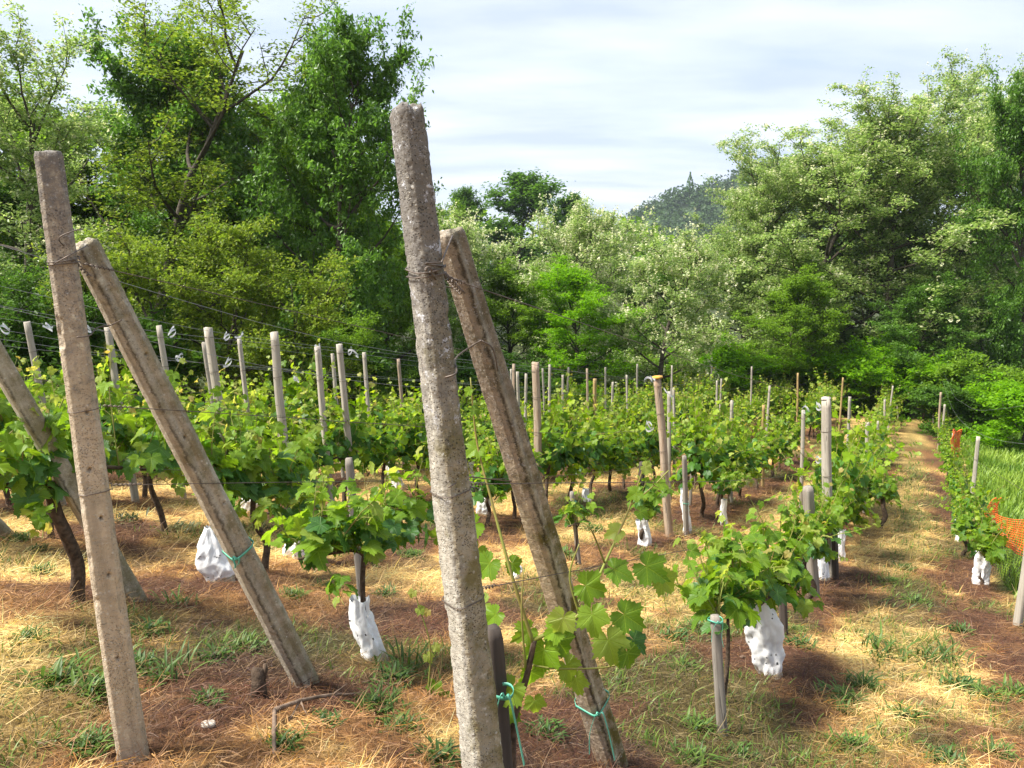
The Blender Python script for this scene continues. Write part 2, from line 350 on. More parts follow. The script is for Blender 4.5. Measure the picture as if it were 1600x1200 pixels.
M['post_orange'] = wood_mat('yellowed_post', (0.42, 0.30, 0.13), (0.30, 0.20, 0.09))
M['cap'] = simple_mat('orange_lichen_cap', (0.55, 0.30, 0.04), 0.9, c2=(0.30, 0.20, 0.08))
M['stake'] = wood_mat('grey_stake', (0.30, 0.27, 0.23), (0.19, 0.16, 0.13), 0.7)
M['stake_dark'] = wood_mat('dark_stake', (0.105, 0.085, 0.07), (0.05, 0.04, 0.035), 0.6)
M['wire'] = simple_mat('rusty_wire', (0.16, 0.13, 0.11), 0.55, 0.6, 60, 0.5)
M['wire_new'] = simple_mat('galvanised_wire', (0.35, 0.35, 0.36), 0.4, 0.7, 60, 0.3)
M['bag'] = simple_mat('white_film', (0.80, 0.80, 0.80), 0.35, 0, 14, 0.10, spec=0.5)
M['bag_in'] = simple_mat('dark_hole', (0.05, 0.045, 0.04), 0.9)
M['bag_dirty'] = simple_mat('dirty_film_edge', (0.55, 0.50, 0.38), 0.5, 0, 14, 0.3)
M['tie'] = simple_mat('green_plastic_ribbon', (0.10, 0.38, 0.27), 0.4, 0, 20, 0.2, spec=0.5)
M['net_orange'] = simple_mat('orange_net', (0.75, 0.14, 0.03), 0.5, 0, 9, 0.2)
M['net_black'] = simple_mat('black_net', (0.05, 0.035, 0.035), 0.6, 0, 9, 0.2)
M['ribbon'] = simple_mat('silver_ribbon', (0.72, 0.74, 0.78), 0.25, 0.5, 9, 0.2, spec=0.8)
M['twig'] = simple_mat('dead_wood', (0.20, 0.14, 0.10), 0.9, 0, 30, 0.6, bump=0.8)
M['stone'] = simple_mat('pale_stone', (0.55, 0.50, 0.42), 0.9, 0, 18, 0.3, bump=0.6)

# ------------------------------------------------------------------ ground colour (albedo of what lies there)
rng = np.random.default_rng(7)
def ground_col(x, y):
    x = np.asarray(x, float); y = np.asarray(y, float)
    s = RD[0] * x + RD[1] * y; p = RD[1] * x - RD[0] * y
    q = np.abs(((p + 0.88) / 1.6 + 0.5) % 1.0 - 0.5) * 1.6      # distance from the nearest row line
    n = fbm(P3(x * 1.1, y * 1.1), 11, 4); n2 = fbm(P3(x * 4.5, y * 4.5), 21, 3)
    g = smooth(q + 0.75 * n + 0.35 * n2, 0.10, 0.66)             # 0 brown litter under the vines, 1 golden straw
    for (ax, ay, ar, am) in ((-1.9, 2.5, .55, .9), (-2.9, 3.3, .7, .7), (-.75, 3.3, .8, -.75), (-1.3, 4.6, 1.0, -.5), (1.0, 2.9, .9, -.6), (1.9, 4.2, .6, -.3), (2.7, 3.9, .8, .35), (-.1, 2.6, .35, .3)): g = g + am * np.exp(-((x - ax) ** 2 + (y - ay) ** 2) / ar ** 2)
    g = np.clip(g + 0.35 * fbm(P3(x * 9, y * 9), 23, 3), 0, 1)
    brown = np.array([0.105, 0.047, 0.024]); gold = np.array([0.70, 0.46, 0.165]); soil = np.array([0.05, 0.028, 0.017]); mid = np.array([0.31, 0.155, 0.055])
    c = np.where(g[..., None] < 0.5, brown + (mid - brown) * (g[..., None] * 2), mid + (gold - mid) * (g[..., None] * 2 - 1))
    k = smooth(fbm(P3(x * 2.2, y * 2.2), 31, 3), 0.12, 0.42)[..., None] * 0.7
    c = c * (1 - k) + soil * k
    gm = green_mask(x, y)[..., None]
    c = c * (1 - 0.6 * gm) + np.array([0.07, 0.095, 0.02]) * 0.6 * gm
    md = meadow(x, y)[..., None]
    c = c * (1 - md) + np.array([0.09, 0.17, 0.025]) * md
    fo = np.maximum(smooth(s, 30, 33), smooth(-p, 9.8, 11.5))[..., None]
    c = c * (1 - fo) + np.array([0.04, 0.06, 0.015]) * fo
    return c
def green_mask(x, y):
    s = RD[0] * x + RD[1] * y; p = RD[1] * x - RD[0] * y
    a_ = smooth(fbm(P3(x * 1.1, y * 1.1), 51, 4), 0.09, 0.32)
    lane = np.exp(-((p - 0.12) / 0.28) ** 2) * smooth(s, 4, 9) * smooth(fbm(P3(x * 1.5, y * 1.5), 61, 3), -0.35, 0.15) * 1.0
    return np.clip(a_ * 0.75 + lane, 0, 1)
def meadow(x, y):
    s = RD[0] * x + RD[1] * y; p = RD[1] * x - RD[0] * y
    return smooth(p + 0.25 * vnoise(P3(x * 0.8, y * 0.8), 71), 1.0, 1.3) * smooth(s, 7.0, 9.5)

# ground sheet: fine near the camera, stretching out to the horizon
def axis(lo, hi, step, grow, far, near_n=0):
    a_ = list(np.arange(lo, hi, step)); d = step; x = a_[-1]; up = []
    while x < far: d *= grow; x += d; up.append(x)
    d = step; x = a_[0]; dn = []
    while x > -far: d *= grow; x -= d; dn.append(x)
    return np.array(dn[::-1] + a_ + up)
gx = axis(-4.5, 6.5, 0.04, 1.045, 4500); gy = axis(0.9, 11.0, 0.04, 1.045, 4500)
XX, YY = np.meshgrid(gx, gy, indexing='ij')
ZZ = G0(XX, YY)
nr = 1 - smooth(np.hypot(XX, YY), 12, 35)
ZZ = ZZ + nr * (0.022 * fbm(P3(XX * 5, YY * 5), 81, 3) + 0.012 * vnoise(P3(XX * 22, YY * 22), 82))
nx, ny = XX.shape
V = np.stack([XX, YY, ZZ], -1).reshape(-1, 3)
i, j = np.meshgrid(np.arange(nx - 1), np.arange(ny - 1), indexing='ij')
Q = np.stack([i * ny + j, (i + 1) * ny + j, (i + 1) * ny + j + 1, i * ny + j + 1], -1).reshape(-1, 4)
link('ground', mesh_np('ground', V, [Q], [M['ground']], smooth_=True, col=ground_col(XX, YY).reshape(-1, 3)), kind='structure')
def gtop(x, y): return G0(x, y) + (1 - smooth(np.hypot(x, y), 12, 35)) * (0.022 * fbm(P3(x * 5, y * 5), 81, 3) + 0.012 * vnoise(P3(x * 22, y * 22), 82))

# blades: curved ribbons of three segments built as one mesh
def blades(x, y, L, W, lean, az, col, curve, zoff=0.0, seg=3, jit=0.25, rs=None):
    n = len(x); z0 = gtop(x, y) + zoff
    t = np.linspace(0, 1, seg + 1)[None, :]
    ang = (lean[:, None] + curve[:, None] * (t - 0.0))              # elevation along the blade
    ds = L[:, None] / seg
    hx = np.cumsum(np.cos(ang[:, :-1]) * ds, 1); hz = np.cumsum(np.sin(ang[:, :-1]) * ds, 1)
    hx = np.concatenate([np.zeros((n, 1)), hx], 1); hz = np.concatenate([np.zeros((n, 1)), hz], 1)
    ca, sa = np.cos(az)[:, None], np.sin(az)[:, None]
    bend = (rng.random((n, 1)) - 0.5) * jit * L[:, None] * t ** 2
    cx = x[:, None] + hx * ca - bend * sa; cy = y[:, None] + hx * sa + bend * ca; cz = z0[:, None] + hz
    wd = W[:, None] * (1 - 0.75 * t)
    V = np.empty((n, seg + 1, 2, 3)); tw = rng.random((n, 1)) * 0.8
    for q, sg in ((0, -0.5), (1, 0.5)):
        V[:, :, q, 0] = cx - sa * wd * sg; V[:, :, q, 1] = cy + ca * wd * sg; V[:, :, q, 2] = cz + sg * wd * tw
    b = (np.arange(n) * (seg + 1) * 2)[:, None] + np.arange(seg)[None, :] * 2
    F = np.stack([b, b + 1, b + 3, b + 2], -1).reshape(-1, 4)
    C = np.repeat(col, (seg + 1) * 2, 0)
    return V.reshape(-1, 3), F, C
def scatter(n, r0, r1, power=1.0, amin=-40, amax=40):
    u = rng.random(n); r = (r0 ** power + u * (r1 ** power - r0 ** power)) ** (1 / power)
    a_ = np.radians(amin + rng.random(n) * (amax - amin)); return r * np.sin(a_), r * np.cos(a_), r
def make_straw():
    x, y, r = scatter(270000, 1.2, 20, 0.72)
    k = (meadow(x, y) < 0.4); x, y, r = x[k], y[k], r[k]; n = len(x)
    base = ground_col(x, y); lum = base.sum(1)
    g = np.clip((lum - 0.2) / 0.8, 0, 1)[:, None]
    c = base * 1.25 + rng.normal(0, 1, (n, 1)) * 0.05 * (0.4 + g)
    br = rng.random(n)[:, None]; c = np.where(br > 0.72, c * 1.0 + np.array([0.26, 0.18, 0.075]) * (0.35 + g * 0.7), c)
    c = np.where(br < 0.28, c * 0.55, c)
    c = np.clip(c, 0.015, 0.80)
    sc = (0.75 + r * 0.10)
    L = (0.02 + 0.11 * rng.random(n) ** 2.2) * np.minimum(sc, 2.0); W = (0.0015 + 0.0022 * rng.random(n) ** 2) * sc
    lean = rng.normal(0.18, 0.30, n); cv = rng.normal(-0.3, 0.5, n)
    return blades(x, y, L, W, lean, rng.random(n) * 6.283, c, cv, zoff=0.004 + 0.024 * rng.random(n), seg=2)
V, F, C = make_straw()
link('straw_litter', mesh_np('straw_litter', V, [F], [M['straw']], col=C), label='golden and brown straw litter scattered between the vine rows', cat='straw', kind='stuff')
def make_grass():
    x, y, r = scatter(190000, 1.3, 22, 0.85)
    k = rng.random(len(x)) < green_mask(x, y) * (meadow(x, y) < 0.4) * (0.25 + 0.75 * smooth(fbm(P3(x * 6, y * 6), 91, 2), -0.1, 0.35)); x, y, r = x[k], y[k], r[k]
    n = len(x); m = rng.random(n)[:, None]
    c = np.array([0.06, 0.13, 0.02]) * (1 - m) + np.array([0.20, 0.28, 0.045]) * m
    L = (0.02 + 0.06 * rng.random(n)) * (0.8 + r * 0.05); W = (0.004 + 0.006 * rng.random(n)) * (0.8 + r * 0.08)
    return blades(x, y, L, W, rng.uniform(0.5, 1.5, n), rng.random(n) * 6.283, c, rng.uniform(-1.3, 0.1, n))
V, F, C = make_grass()
link('low_grass', mesh_np('low_grass', V, [F], [M['grass']], col=C), label='short green grass and ground cover growing through the straw', cat='grass', kind='stuff')
def make_meadow():
    n = 90000; s = 7 + rng.random(n) ** 0.8 * 27; p = 1.0 + rng.random(n) ** 1.3 * 14
    x = RD[0] * s + RD[1] * p; y = RD[1] * s - RD[0] * p
    k = (rng.random(n) < meadow(x, y)) & (np.abs(x / y) < 0.78) & (y > 4); x, y = x[k], y[k]; n = len(x); r = np.hypot(x, y)
    m = np.clip(0.5 + fbm(P3(x * 1.2, y * 1.2), 95, 3)[:, None] * 0.9 + rng.normal(0, 0.2, (n, 1)), 0, 1)
    c = np.array([0.10, 0.21, 0.015]) * (1 - m) + np.array([0.30, 0.42, 0.05]) * m
    L = 0.10 + 0.17 * rng.random(n); W = 0.010 + 0.0009 * r
    return blades(x, y, L, W, rng.uniform(0.9, 1.6, n), rng.random(n) * 6.283, c, rng.uniform(-1.0, 0.1, n), seg=2)
V, F, C = make_meadow()
link('meadow_grass', mesh_np('meadow_grass', V, [F], [M['grass']], col=C), label='tall bright green meadow grass beside the right hand vine row', cat='grass', kind='stuff')

# ------------------------------------------------------------------ trees
def unit(v): return v / (np.linalg.norm(v) + 1e-9)
def limb_path(p0, d, L, n, up, rs, wob=0.12):
    P = [p0]; d = unit(d)
    for i_ in range(n):
        d = unit(d + np.array([0, 0, up]) / n + rs.normal(0, wob, 3)); P.append(P[-1] + d * L / n)
    return np.array(P)
def leaf_quads(C, size, rs, up=0.75, asp=0.55, droop=0.0):
    n = len(C); nrm = rs.normal(0, 1, (n, 3)); nrm[:, 2] = np.abs(nrm[:, 2]) * 1.2 + up; nrm /= np.linalg.norm(nrm, axis=1)[:, None]
    t = rs.normal(0, 1, (n, 3)); t[:, 2] -= droop; t -= nrm * (t * nrm).sum(1)[:, None]; t /= np.linalg.norm(t, axis=1)[:, None]
    b = np.cross(nrm, t); s_ = (size * (0.6 + 0.8 * rs.random(n)))[:, None]
    V = np.stack([C - t * s_ * 0.5, C + b * s_ * asp * 0.5 + nrm * s_ * 0.08, C + t * s_ * 0.5 - nrm * s_ * 0.1, C - b * s_ * asp * 0.5 + nrm * s_ * 0.08], 1).reshape(-1, 3)
    k = (np.arange(n) * 4)[:, None]
    F = np.concatenate([k + np.array([[0, 1, 2]]), k + np.array([[0, 2, 3]])], 0)
    return V, F
def build_tree(seed, H, cr, base_t=0.25, nl=15, n2=7, n3=5, nleaf=55, leaf=0.13, spread=0.34, flat=0.55, up=0.5, top=0.6, r0=None, droop=0.0, bloom=0, trunks=1):
    rs = np.random.default_rng(seed); tr = MB(); C = []; BL = []; r0 = r0 or H * 0.017
    for q in range(trunks):
        p0 = np.array([0, 0, -0.3]) + (rs.normal(0, 0.35, 3) * [1, 1, 0] if trunks > 1 else 0)
        tp = limb_path(p0, np.array([rs.normal(0, 0.12), rs.normal(0, 0.12), 1.0]) + (rs.normal(0, 0.3, 3) if trunks > 1 else 0), H * 0.93, 12, 0.4, rs, 0.06)
        rad = r0 * (1 - np.linspace(0, 1, len(tp)) * 0.88); rad[0] *= 1.5
        tr.add(*tube(tp, rad, 8))
        for i_ in range(nl // trunks):
            t = base_t + (0.97 - base_t) * (i_ + rs.random()) / (nl // trunks)
            f = t * (len(tp) - 1); k = int(f); s0 = tp[k] * (1 - f + k) + tp[min(k + 1, len(tp) - 1)] * (f - k)
            env = math.sqrt(max(0.05, 1 - ((t - top) / (0.62 if t < top else 0.52)) ** 2))
            az = i_ * 2.4 + rs.normal(0, 0.4) + q * 2; el = math.radians(8 + 60 * max(0, (t - base_t) / (1 - base_t)) ** 1.3 + rs.normal(0, 8))
            L = cr * env * rs.uniform(0.75, 1.15)
            lp = limb_path(s0, np.array([math.cos(az) * math.cos(el), math.sin(az) * math.cos(el), math.sin(el)]), L, 7, up, rs)
            tr.add(*tube(lp, np.linspace(r0 * 0.42 * (1.1 - t * 0.6), 0.012, len(lp)), 5, False))
            for m in range(n2):
                g = 0.25 + 0.75 * (m + rs.random()) / n2; f2 = g * (len(lp) - 1); k2 = min(int(f2), len(lp) - 2)
                b0 = lp[k2] + (lp[k2 + 1] - lp[k2]) * (f2 - k2); dd = unit(lp[k2 + 1] - lp[k2])
                side = unit(np.cross(dd, rs.normal(0, 1, 3)) * [1, 1, 0.45])
                L2 = L * 0.42 * (1.15 - 0.5 * g) * rs.uniform(0.7, 1.3)
                sp_ = limb_path(b0, dd * 0.7 + side, L2, 4, up * 0.5 - droop, rs, 0.18)
                tr.add(*tube(sp_, np.linspace(0.022, 0.006, len(sp_)), 4, False))
                for w_ in range(n3):
                    h = (w_ + rs.random()) / n3; f3 = h * (len(sp_) - 1); k3 = min(int(f3), len(sp_) - 2)
                    c0 = sp_[k3] + (sp_[k3 + 1] - sp_[k3]) * (f3 - k3)
                    td = unit(rs.normal(0, 1, 3) * [1, 1, 0.5] + dd * 0.5 + [0, 0, 0.15 - droop]); TL = spread * 2.2 * rs.uniform(0.5, 1.2)
                    tr.add(*tube(np.array([c0, c0 + td * TL * 0.5, c0 + td * TL + [0, 0, -0.05]]), np.array([0.008, 0.006, 0.003]), 3, False))
                    u_ = rs.random((nleaf, 1)); c = c0 + td * TL * u_ + rs.normal(0, 1, (nleaf, 3)) * np.array([spread, spread, spread * flat]) * 0.45
                    C.append(c)
                    if bloom:
                        nb = rs.poisson(bloom)
                        if nb:
                            cc_ = c0 + td * TL + rs.normal(0, 0.16, (nb, 1, 3)); BL.append((cc_ + rs.normal(0, 0.035, (nb, 7, 3)) * [1, 1, 2.2]).reshape(-1, 3))
    C = np.concatenate(C); V_, F_ = leaf_quads(C, leaf, rs, droop=1.0 + droop * 3)
    bl = None
    if BL: bl = leaf_quads(np.concatenate(BL), 0.085, rs, up=0.2, asp=0.9)
    return tr, (V_, F_), bl
LM = {}
LM['mid'] = leaf_mat('leaf_mid_green', (0.080, 0.165, 0.010), (0.175, 0.29, 0.018), 0.45, False, 0.18, c3=(0.20, 0.33, 0.04))
LM['bright'] = leaf_mat('leaf_bright_green', (0.090, 0.230, 0.005), (0.19, 0.38, 0.010), 0.48, False, 0.15, tint=(1.05, 1, 0.5))
LM['olive'] = leaf_mat('leaf_olive', (0.090, 0.145, 0.012), (0.19, 0.27, 0.025), 0.45, False, 0.18, c3=(0.26, 0.30, 0.04))
LM['pale'] = leaf_mat('leaf_pale_locust', (0.13, 0.22, 0.045), (0.28, 0.38, 0.11), 0.45, False, 0.35, c3=(0.48, 0.52, 0.26), rough=0.35)
LM['cool'] = leaf_mat('leaf_cool_green', (0.052, 0.130, 0.014), (0.120, 0.235, 0.028), 0.42, False, 0.3, rough=0.4, c3=(0.17, 0.30, 0.06))
LM['dark'] = leaf_mat('leaf_dark_green', (0.042, 0.105, 0.010), (0.09, 0.185, 0.018), 0.38, False, 0.18)  # dark green leaves; also paints the shade on trees deep in the wood
M['bloom'] = leaf_mat('locust_blossom', (0.50, 0.50, 0.30), (0.72, 0.72, 0.52), 0.35, False, 0.2, tint=(1, 1, .8))
TREE = {}
TOPZ = {}
def variant(key, lm, **kw):
    tr, (V_, F_), bl = build_tree(**kw); TOPZ[key] = float(np.percentile(V_[:, 2], 99.7))
    TREE[key] = (tr.mesh(key + '_trunk', M['bark_tree'], True), mesh_np(key + '_crown', V_, [F_], [LM[lm]]),
                 mesh_np(key + '_bloom', bl[0], [bl[1]], [M['bloom']]) if bl else None)
variant('locust_tall', 'pale', seed=1, H=15, cr=5.4, base_t=0.2, nl=21, n2=7, n3=5, nleaf=56, leaf=0.135, spread=0.36, up=0.9, bloom=0.9, droop=.12)
variant('airy', 'olive', seed=2, H=16, cr=4.8, base_t=0.35, nl=13, n2=6, n3=4, nleaf=46, leaf=0.12, spread=0.40, up=1.3, r0=0.22)
variant('walnut', 'cool', seed=3, H=14, cr=5.0, base_t=0.12, nl=26, n2=8, n3=5, nleaf=50, leaf=0.195, spread=0.42, up=0.7, top=0.5)
variant('round', 'mid', seed=4, H=12, cr=4.8, base_t=0.10, nl=24, n2=7, n3=5, nleaf=54, leaf=0.16, spread=0.40, up=0.5, top=0.5)
variant('bloom', 'pale', seed=5, H=9, cr=3.4, base_t=0.08, nl=20, n2=7, n3=5, nleaf=44, leaf=0.11, spread=0.32, up=0.4, top=0.5, droop=0.35, bloom=1.6)
variant('bush_olive', 'olive', seed=6, H=6.0, cr=3.0, base_t=0.05, nl=20, n2=6, n3=5, nleaf=60, leaf=0.10, spread=0.30, up=0.7, top=0.4, trunks=3)
variant('shrub', 'bright', seed=8, H=3.0, cr=2.2, base_t=0.05, nl=18, n2=6, n3=4, nleaf=44, leaf=0.15, spread=0.30, flat=0.35, up=0.4, top=0.35, trunks=3)
variant('conifer', 'dark', seed=9, H=14, cr=4.5, base_t=0.1, nl=22, n2=6, n3=4, nleaf=50, leaf=0.24, spread=0.5, up=0.3, top=0.45)
def plant_tree(key, u, Y, top_v, label, cat='tree', name='tree', zs=None, rot=0.0, H=None, group=None, crown=None, wide=1.0):
    d = ray(u, 600); x = d[0] / d[1] * Y
    r = ray(u, top_v); ztop = r[2] / r[1] * Y; zb = gz(x, Y)
    hh = 0 and {'locust_tall': 15, 'airy': 16, 'walnut': 14, 'round': 12, 'bloom': 9, 'bush_olive': 6, 'shrub': 3.0, 'conifer': 14}[key]
    s_ = (ztop - zb) / TOPZ[key]
    t = thing(name, label, cat, (x, Y, zb), rot, group, (s_ * wide, s_ * wide, s_))
    tm, cm, bm_ = TREE[key]
    link('trunk', tm, t)
    c = link('crown', cm, t)
    if crown:
        c.material_slots[0].link = 'OBJECT'; c.material_slots[0].material = LM[crown]
    if bm_: link('blossom', bm_, t)
    return t
T = plant_tree
T('locust_tall', 35, 16, 40, 'light green locust at the left edge of the photo with thin airy foliage', rot=0.4, wide=1.2)
T('airy', 215, 19, -75, 'tallest tree, with bare dark limbs showing through a sparse crown against the sky', rot=1.1, wide=1.4)
T('round', 150, 23, 150, 'leafy tree standing behind the left leaning concrete post', rot=2.0)
T('airy', 345, 22, -30, 'thin crowned tree between the sparse tall tree and the dense walnut-like tree', rot=3.4)
T('walnut', 478, 18, 28, 'dense dark green tree with large leaves left of the central concrete post', rot=0.9, wide=0.66)
T('walnut', 395, 20.5, 45, 'tall leafy tree overlapping the left side of the dense dark green tree', rot=4.1, wide=0.8)
T('walnut', 548, 20, 110, 'leafy tree falling away to the right of the dense dark green tree', rot=5.3, wide=0.45, crown='mid')
T('walnut', 600, 21, 345, 'lower leafy tree directly behind the central concrete post', rot=2.6, wide=1.0, crown='mid')
T('bush_olive', 300, 13.2, 335, 'olive green rounded small tree in front of the dense left wood', name='small_tree', rot=0.3)
T('bush_olive', 405, 14.6, 375, 'yellowish olive bush to the right of the rounded small tree', name='small_tree', rot=2.3)
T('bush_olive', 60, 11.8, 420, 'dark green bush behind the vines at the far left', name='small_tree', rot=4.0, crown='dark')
T('bush_olive', 560, 17, 470, 'bright green bush at the foot of the dense dark tree', name='small_tree', rot=1.0, crown='mid')
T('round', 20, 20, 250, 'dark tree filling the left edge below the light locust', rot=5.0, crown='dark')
T('round', 300, 26, 240, 'shaded tree in the depth of the left wood', rot=1.6, crown='dark', wide=1.3)  # shade of the wood put into the darker leaf colour
T('round', 460, 27, 260, 'shaded tree behind the dense dark green tree', rot=4.6, crown='dark', wide=1.3)  # its shade is painted by the dark leaf colour
T('round', 85, 23, 120, 'full green tree between the light locust and the left post top', rot=0.8, wide=1.2, crown='mid')
T('round', 265, 25, 95, 'full tree showing through the bare limbs of the tallest tree', rot=3.9, wide=1.2, crown='olive')
T('walnut', 395, 24, 120, 'broad tree filling behind the tall leafy tree', rot=1.9, wide=1.1, crown='mid')
T('round', 540, 24, 190, 'rounded tree behind the left side of the central post top', rot=2.8, wide=.8)
# middle
T('bloom', 745, 27, 338, 'pale flowering locust just right of the central brace', rot=0.5, wide=1.1)
T('bloom', 868, 34, 318, 'cream blossoming locust with feathery top below the dark far trees', rot=1.7)
T('round', 800, 26, 410, 'mid green leafy tree below the pale locusts', rot=2.4, wide=1.3)
T('round', 905, 24.5, 405, 'vivid yellow green tree in the middle of the treeline', rot=0.1, crown='bright', wide=1.3)
T('bloom', 1025, 25, 362, 'drooping locust covered in white blossom in the middle of the treeline', rot=3.1, wide=1.15)
T('bloom', 960, 37, 330, 'light green tree rising between the two white blossoming locusts', rot=4.3, wide=1.3)
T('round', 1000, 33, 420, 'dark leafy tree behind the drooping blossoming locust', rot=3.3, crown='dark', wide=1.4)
T('conifer', 835, 74, 272, 'large dark domed tree on the skyline right of the central post', rot=0.4, wide=1.5)
T('conifer', 735, 70, 296, 'small dark tree on the skyline beside the central post', rot=1.4, wide=0.8)
T('conifer', 885, 82, 305, 'dark tree at the right flank of the large domed tree', rot=2.4, wide=0.9)
T('round', 690, 45, 305, 'green tree crown peeping out on the right side of the central post top', rot=2.2)
# right
T('locust_tall', 1150, 33, 268, 'pale locust with loose top at the left end of the right wood', rot=0.2, wide=1.0)
T('locust_tall', 1265, 31, 165, 'tall pale locust with shimmering leaves left of the bare dark trunk', rot=1.2, wide=1.35)
T('locust_tall', 1400, 30, 135, 'broad pale locust with a dark upright trunk visible in its middle', rot=2.2, wide=1.4)
T('locust_tall', 1205, 34, 212, 'pale locust between the loose topped one and the tall shimmering one', rot=4.6, wide=1.1)
T('locust_tall', 1335, 33, 142, 'tall pale locust overlapping the broad one with the dark trunk', rot=5.6, wide=1.1)
T('locust_tall', 1470, 33, 118, 'pale locust between the broad one and the dark edge tree', rot=0.9, wide=1.0)
T('locust_tall', 1530, 36, 80, 'highest loose crowned locust near the right edge', rot=3.2, wide=0.9)
T('walnut', 1625, 27, 120, 'dark green dense tree cut by the right edge of the photo', rot=3.9, wide=0.55)
T('round', 1320, 36, 235, 'fuller green tree behind the pale locusts', rot=1.0, crown='pale', wide=1.6)
T('round', 1165, 33, 345, 'leafy locust behind the first bright shrubs', rot=5.2, crown='pale', wide=1.4)
T('round', 1490, 37, 190, 'shaded green tree left of the dark edge tree', rot=0.7, crown='cool', wide=1.5)  # shade painted in by a deeper leaf colour
T('round', 1230, 28, 420, 'low dark tree above the bright shrubs', rot=2.7, crown='mid', wide=1.3)
T('round', 1420, 28, 430, 'low tree with cool green leaves above the bright shrubs', rot=3.7, crown='cool', wide=1.3)
# bright shrubs along the lower edge of the field
for q, (u, Y, tv, lab, cr) in enumerate([
    (1085, 28.5, 540, 'first bright green shrub at the left end of the low shrub belt', None),
    (1150, 28, 532, 'bright green shrub above the far vine posts, second from the left', None),
    (1225, 28.5, 540, 'spreading bright shrub between the two pairs of far posts', None),
    (1300, 27.5, 535, 'bright shrub directly behind the orange tinted far post', None),
    (1375, 28, 528, 'tallest of the bright shrubs above the straw lane', None),
    (1450, 27, 540, 'bright shrub behind the end of the straw lane', None),
    (1520, 25, 548, 'shaded green shrub between the lane end and the big right bush', 'mid'),  # shade put into a duller leaf colour than the bright shrubs
    (1590, 20.5, 578, 'big rounded vivid green bush cut by the right edge', None),
    (1495, 23, 590, 'dark low shrub in the gap above the meadow', 'dark'),
    (1000, 27, 548, 'green shrub at the foot of the drooping blossoming locust', 'mid'),
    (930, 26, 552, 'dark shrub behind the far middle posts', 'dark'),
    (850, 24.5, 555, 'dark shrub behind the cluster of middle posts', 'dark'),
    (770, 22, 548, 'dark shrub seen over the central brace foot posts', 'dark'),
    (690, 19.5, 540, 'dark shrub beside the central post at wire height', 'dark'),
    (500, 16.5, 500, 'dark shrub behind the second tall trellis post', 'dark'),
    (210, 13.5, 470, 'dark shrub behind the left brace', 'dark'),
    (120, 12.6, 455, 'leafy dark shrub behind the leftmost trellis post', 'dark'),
    (-10, 11.8, 470, 'dark shrub at the far left edge above the vines', 'dark')]):
    T('shrub', u, Y, tv, lab, 'shrub', 'shrub', rot=q * 1.3, group='shrubs along the edge of the wood', crown=cr, wide=1.15)

hz_ = bpy.data.materials.new('haze_air'); hz_.use_nodes = True; _t = hz_.node_tree; _t.nodes.clear(); _o = _t.nodes.new('ShaderNodeOutputMaterial'); _v = _t.nodes.new('ShaderNodeVolumePrincipled')
_v.inputs['Density'].default_value = 0.00026; _v.inputs['Color'].default_value = (0.80, 0.88, 1.0, 1); _v.inputs['Anisotropy'].default_value = 0.2; _t.links.new(_v.outputs[0], _o.inputs['Volume'])
_b = [(x_, y_, z_) for x_ in (-5200, 5200) for y_ in (-5200, 5200) for z_ in (-40, 75)]
link('haze', mesh_np('haze', _b, [np.array([[0, 1, 3, 2], [4, 6, 7, 5], [0, 4, 5, 1], [2, 3, 7, 6], [0, 2, 6, 4], [1, 5, 7, 3]])], [hz_]), kind='stuff', label='thin bluish summer haze over the valley', cat='haze')
# far wooded hill, its trees as one mass, a cypress and a small house
def hill_z(x, y):
    g = 46 * np.exp(-(((x - 108) / 62.0) ** 4 + ((y - 430) / 95.0) ** 2)) + 41 * np.exp(-(((x - 185) / 60.0) ** 2 + ((y - 430) / 90.0) ** 2))
    return g - 22
hx_ = np.linspace(-80, 420, 90); hy_ = np.linspace(220, 700, 80); HX, HY = np.meshgrid(hx_, hy_, indexing='ij')
V = np.stack([HX, HY, hill_z(HX, HY) + 2 * fbm(P3(HX * .05, HY * .05), 5, 3)], -1).reshape(-1, 3); n_ = HX.shape[1]
i, j = np.meshgrid(np.arange(89), np.arange(79), indexing='ij'); Q = np.stack([i * n_ + j, (i + 1) * n_ + j, (i + 1) * n_ + j + 1, i * n_ + j + 1], -1).reshape(-1, 4)
M['hill'] = simple_mat('hill_green', (0.04, 0.075, 0.025), 0.95, noise_sc=0.05)
link('far_hill', mesh_np('far_hill', V, [Q], [M['hill']], smooth_=True), kind='structure')
def canopy(n, xr, yr, zf, size, seed, q=110, lsz=1.3):
    rs = np.random.default_rng(seed); x = rs.uniform(*xr, n); y = rs.uniform(*yr, n); z = zf(x, y)
    C = []
    for k in range(n):
        R = size * rs.uniform(0.45, 1.0) ** .8 * rs.uniform(.8, 1.6); d = rs.normal(0, 1, (q, 3)); d /= np.linalg.norm(d, axis=1)[:, None]; d[:, 2] = np.abs(d[:, 2]) * 1.1
        C.append(np.array([x[k], y[k], z[k] + R * 0.3]) + d * R * rs.uniform(0.75, 1.05, (q, 1)))
    V_, F_ = leaf_quads(np.concatenate(C), lsz, rs, up=0.4, asp=0.9); return V_, F_
V_, F_ = canopy(1500, (-20, 330), (300, 480), hill_z, 5.5, 3)
k_ = leaf_mat('far_wood', (0.030, 0.070, 0.020), (0.085, 0.15, 0.040), 0.2, False, 0.2)
link('hill_wood', mesh_np('hill_wood', V_, [F_], [k_]), label='bluish wooded hillside behind the valley trees', cat='wood', kind='stuff')
V_, F_ = canopy(330, (-60, 260), (70, 130), lambda x, y: G0(x, y) + 6 + 0 * x, 4.0, 4, 160, 0.8)
link('valley_wood', mesh_np('valley_wood', V_, [F_], [LM['mid']]), label='green valley treetops between the near treeline and the hill', cat='wood', kind='stuff')
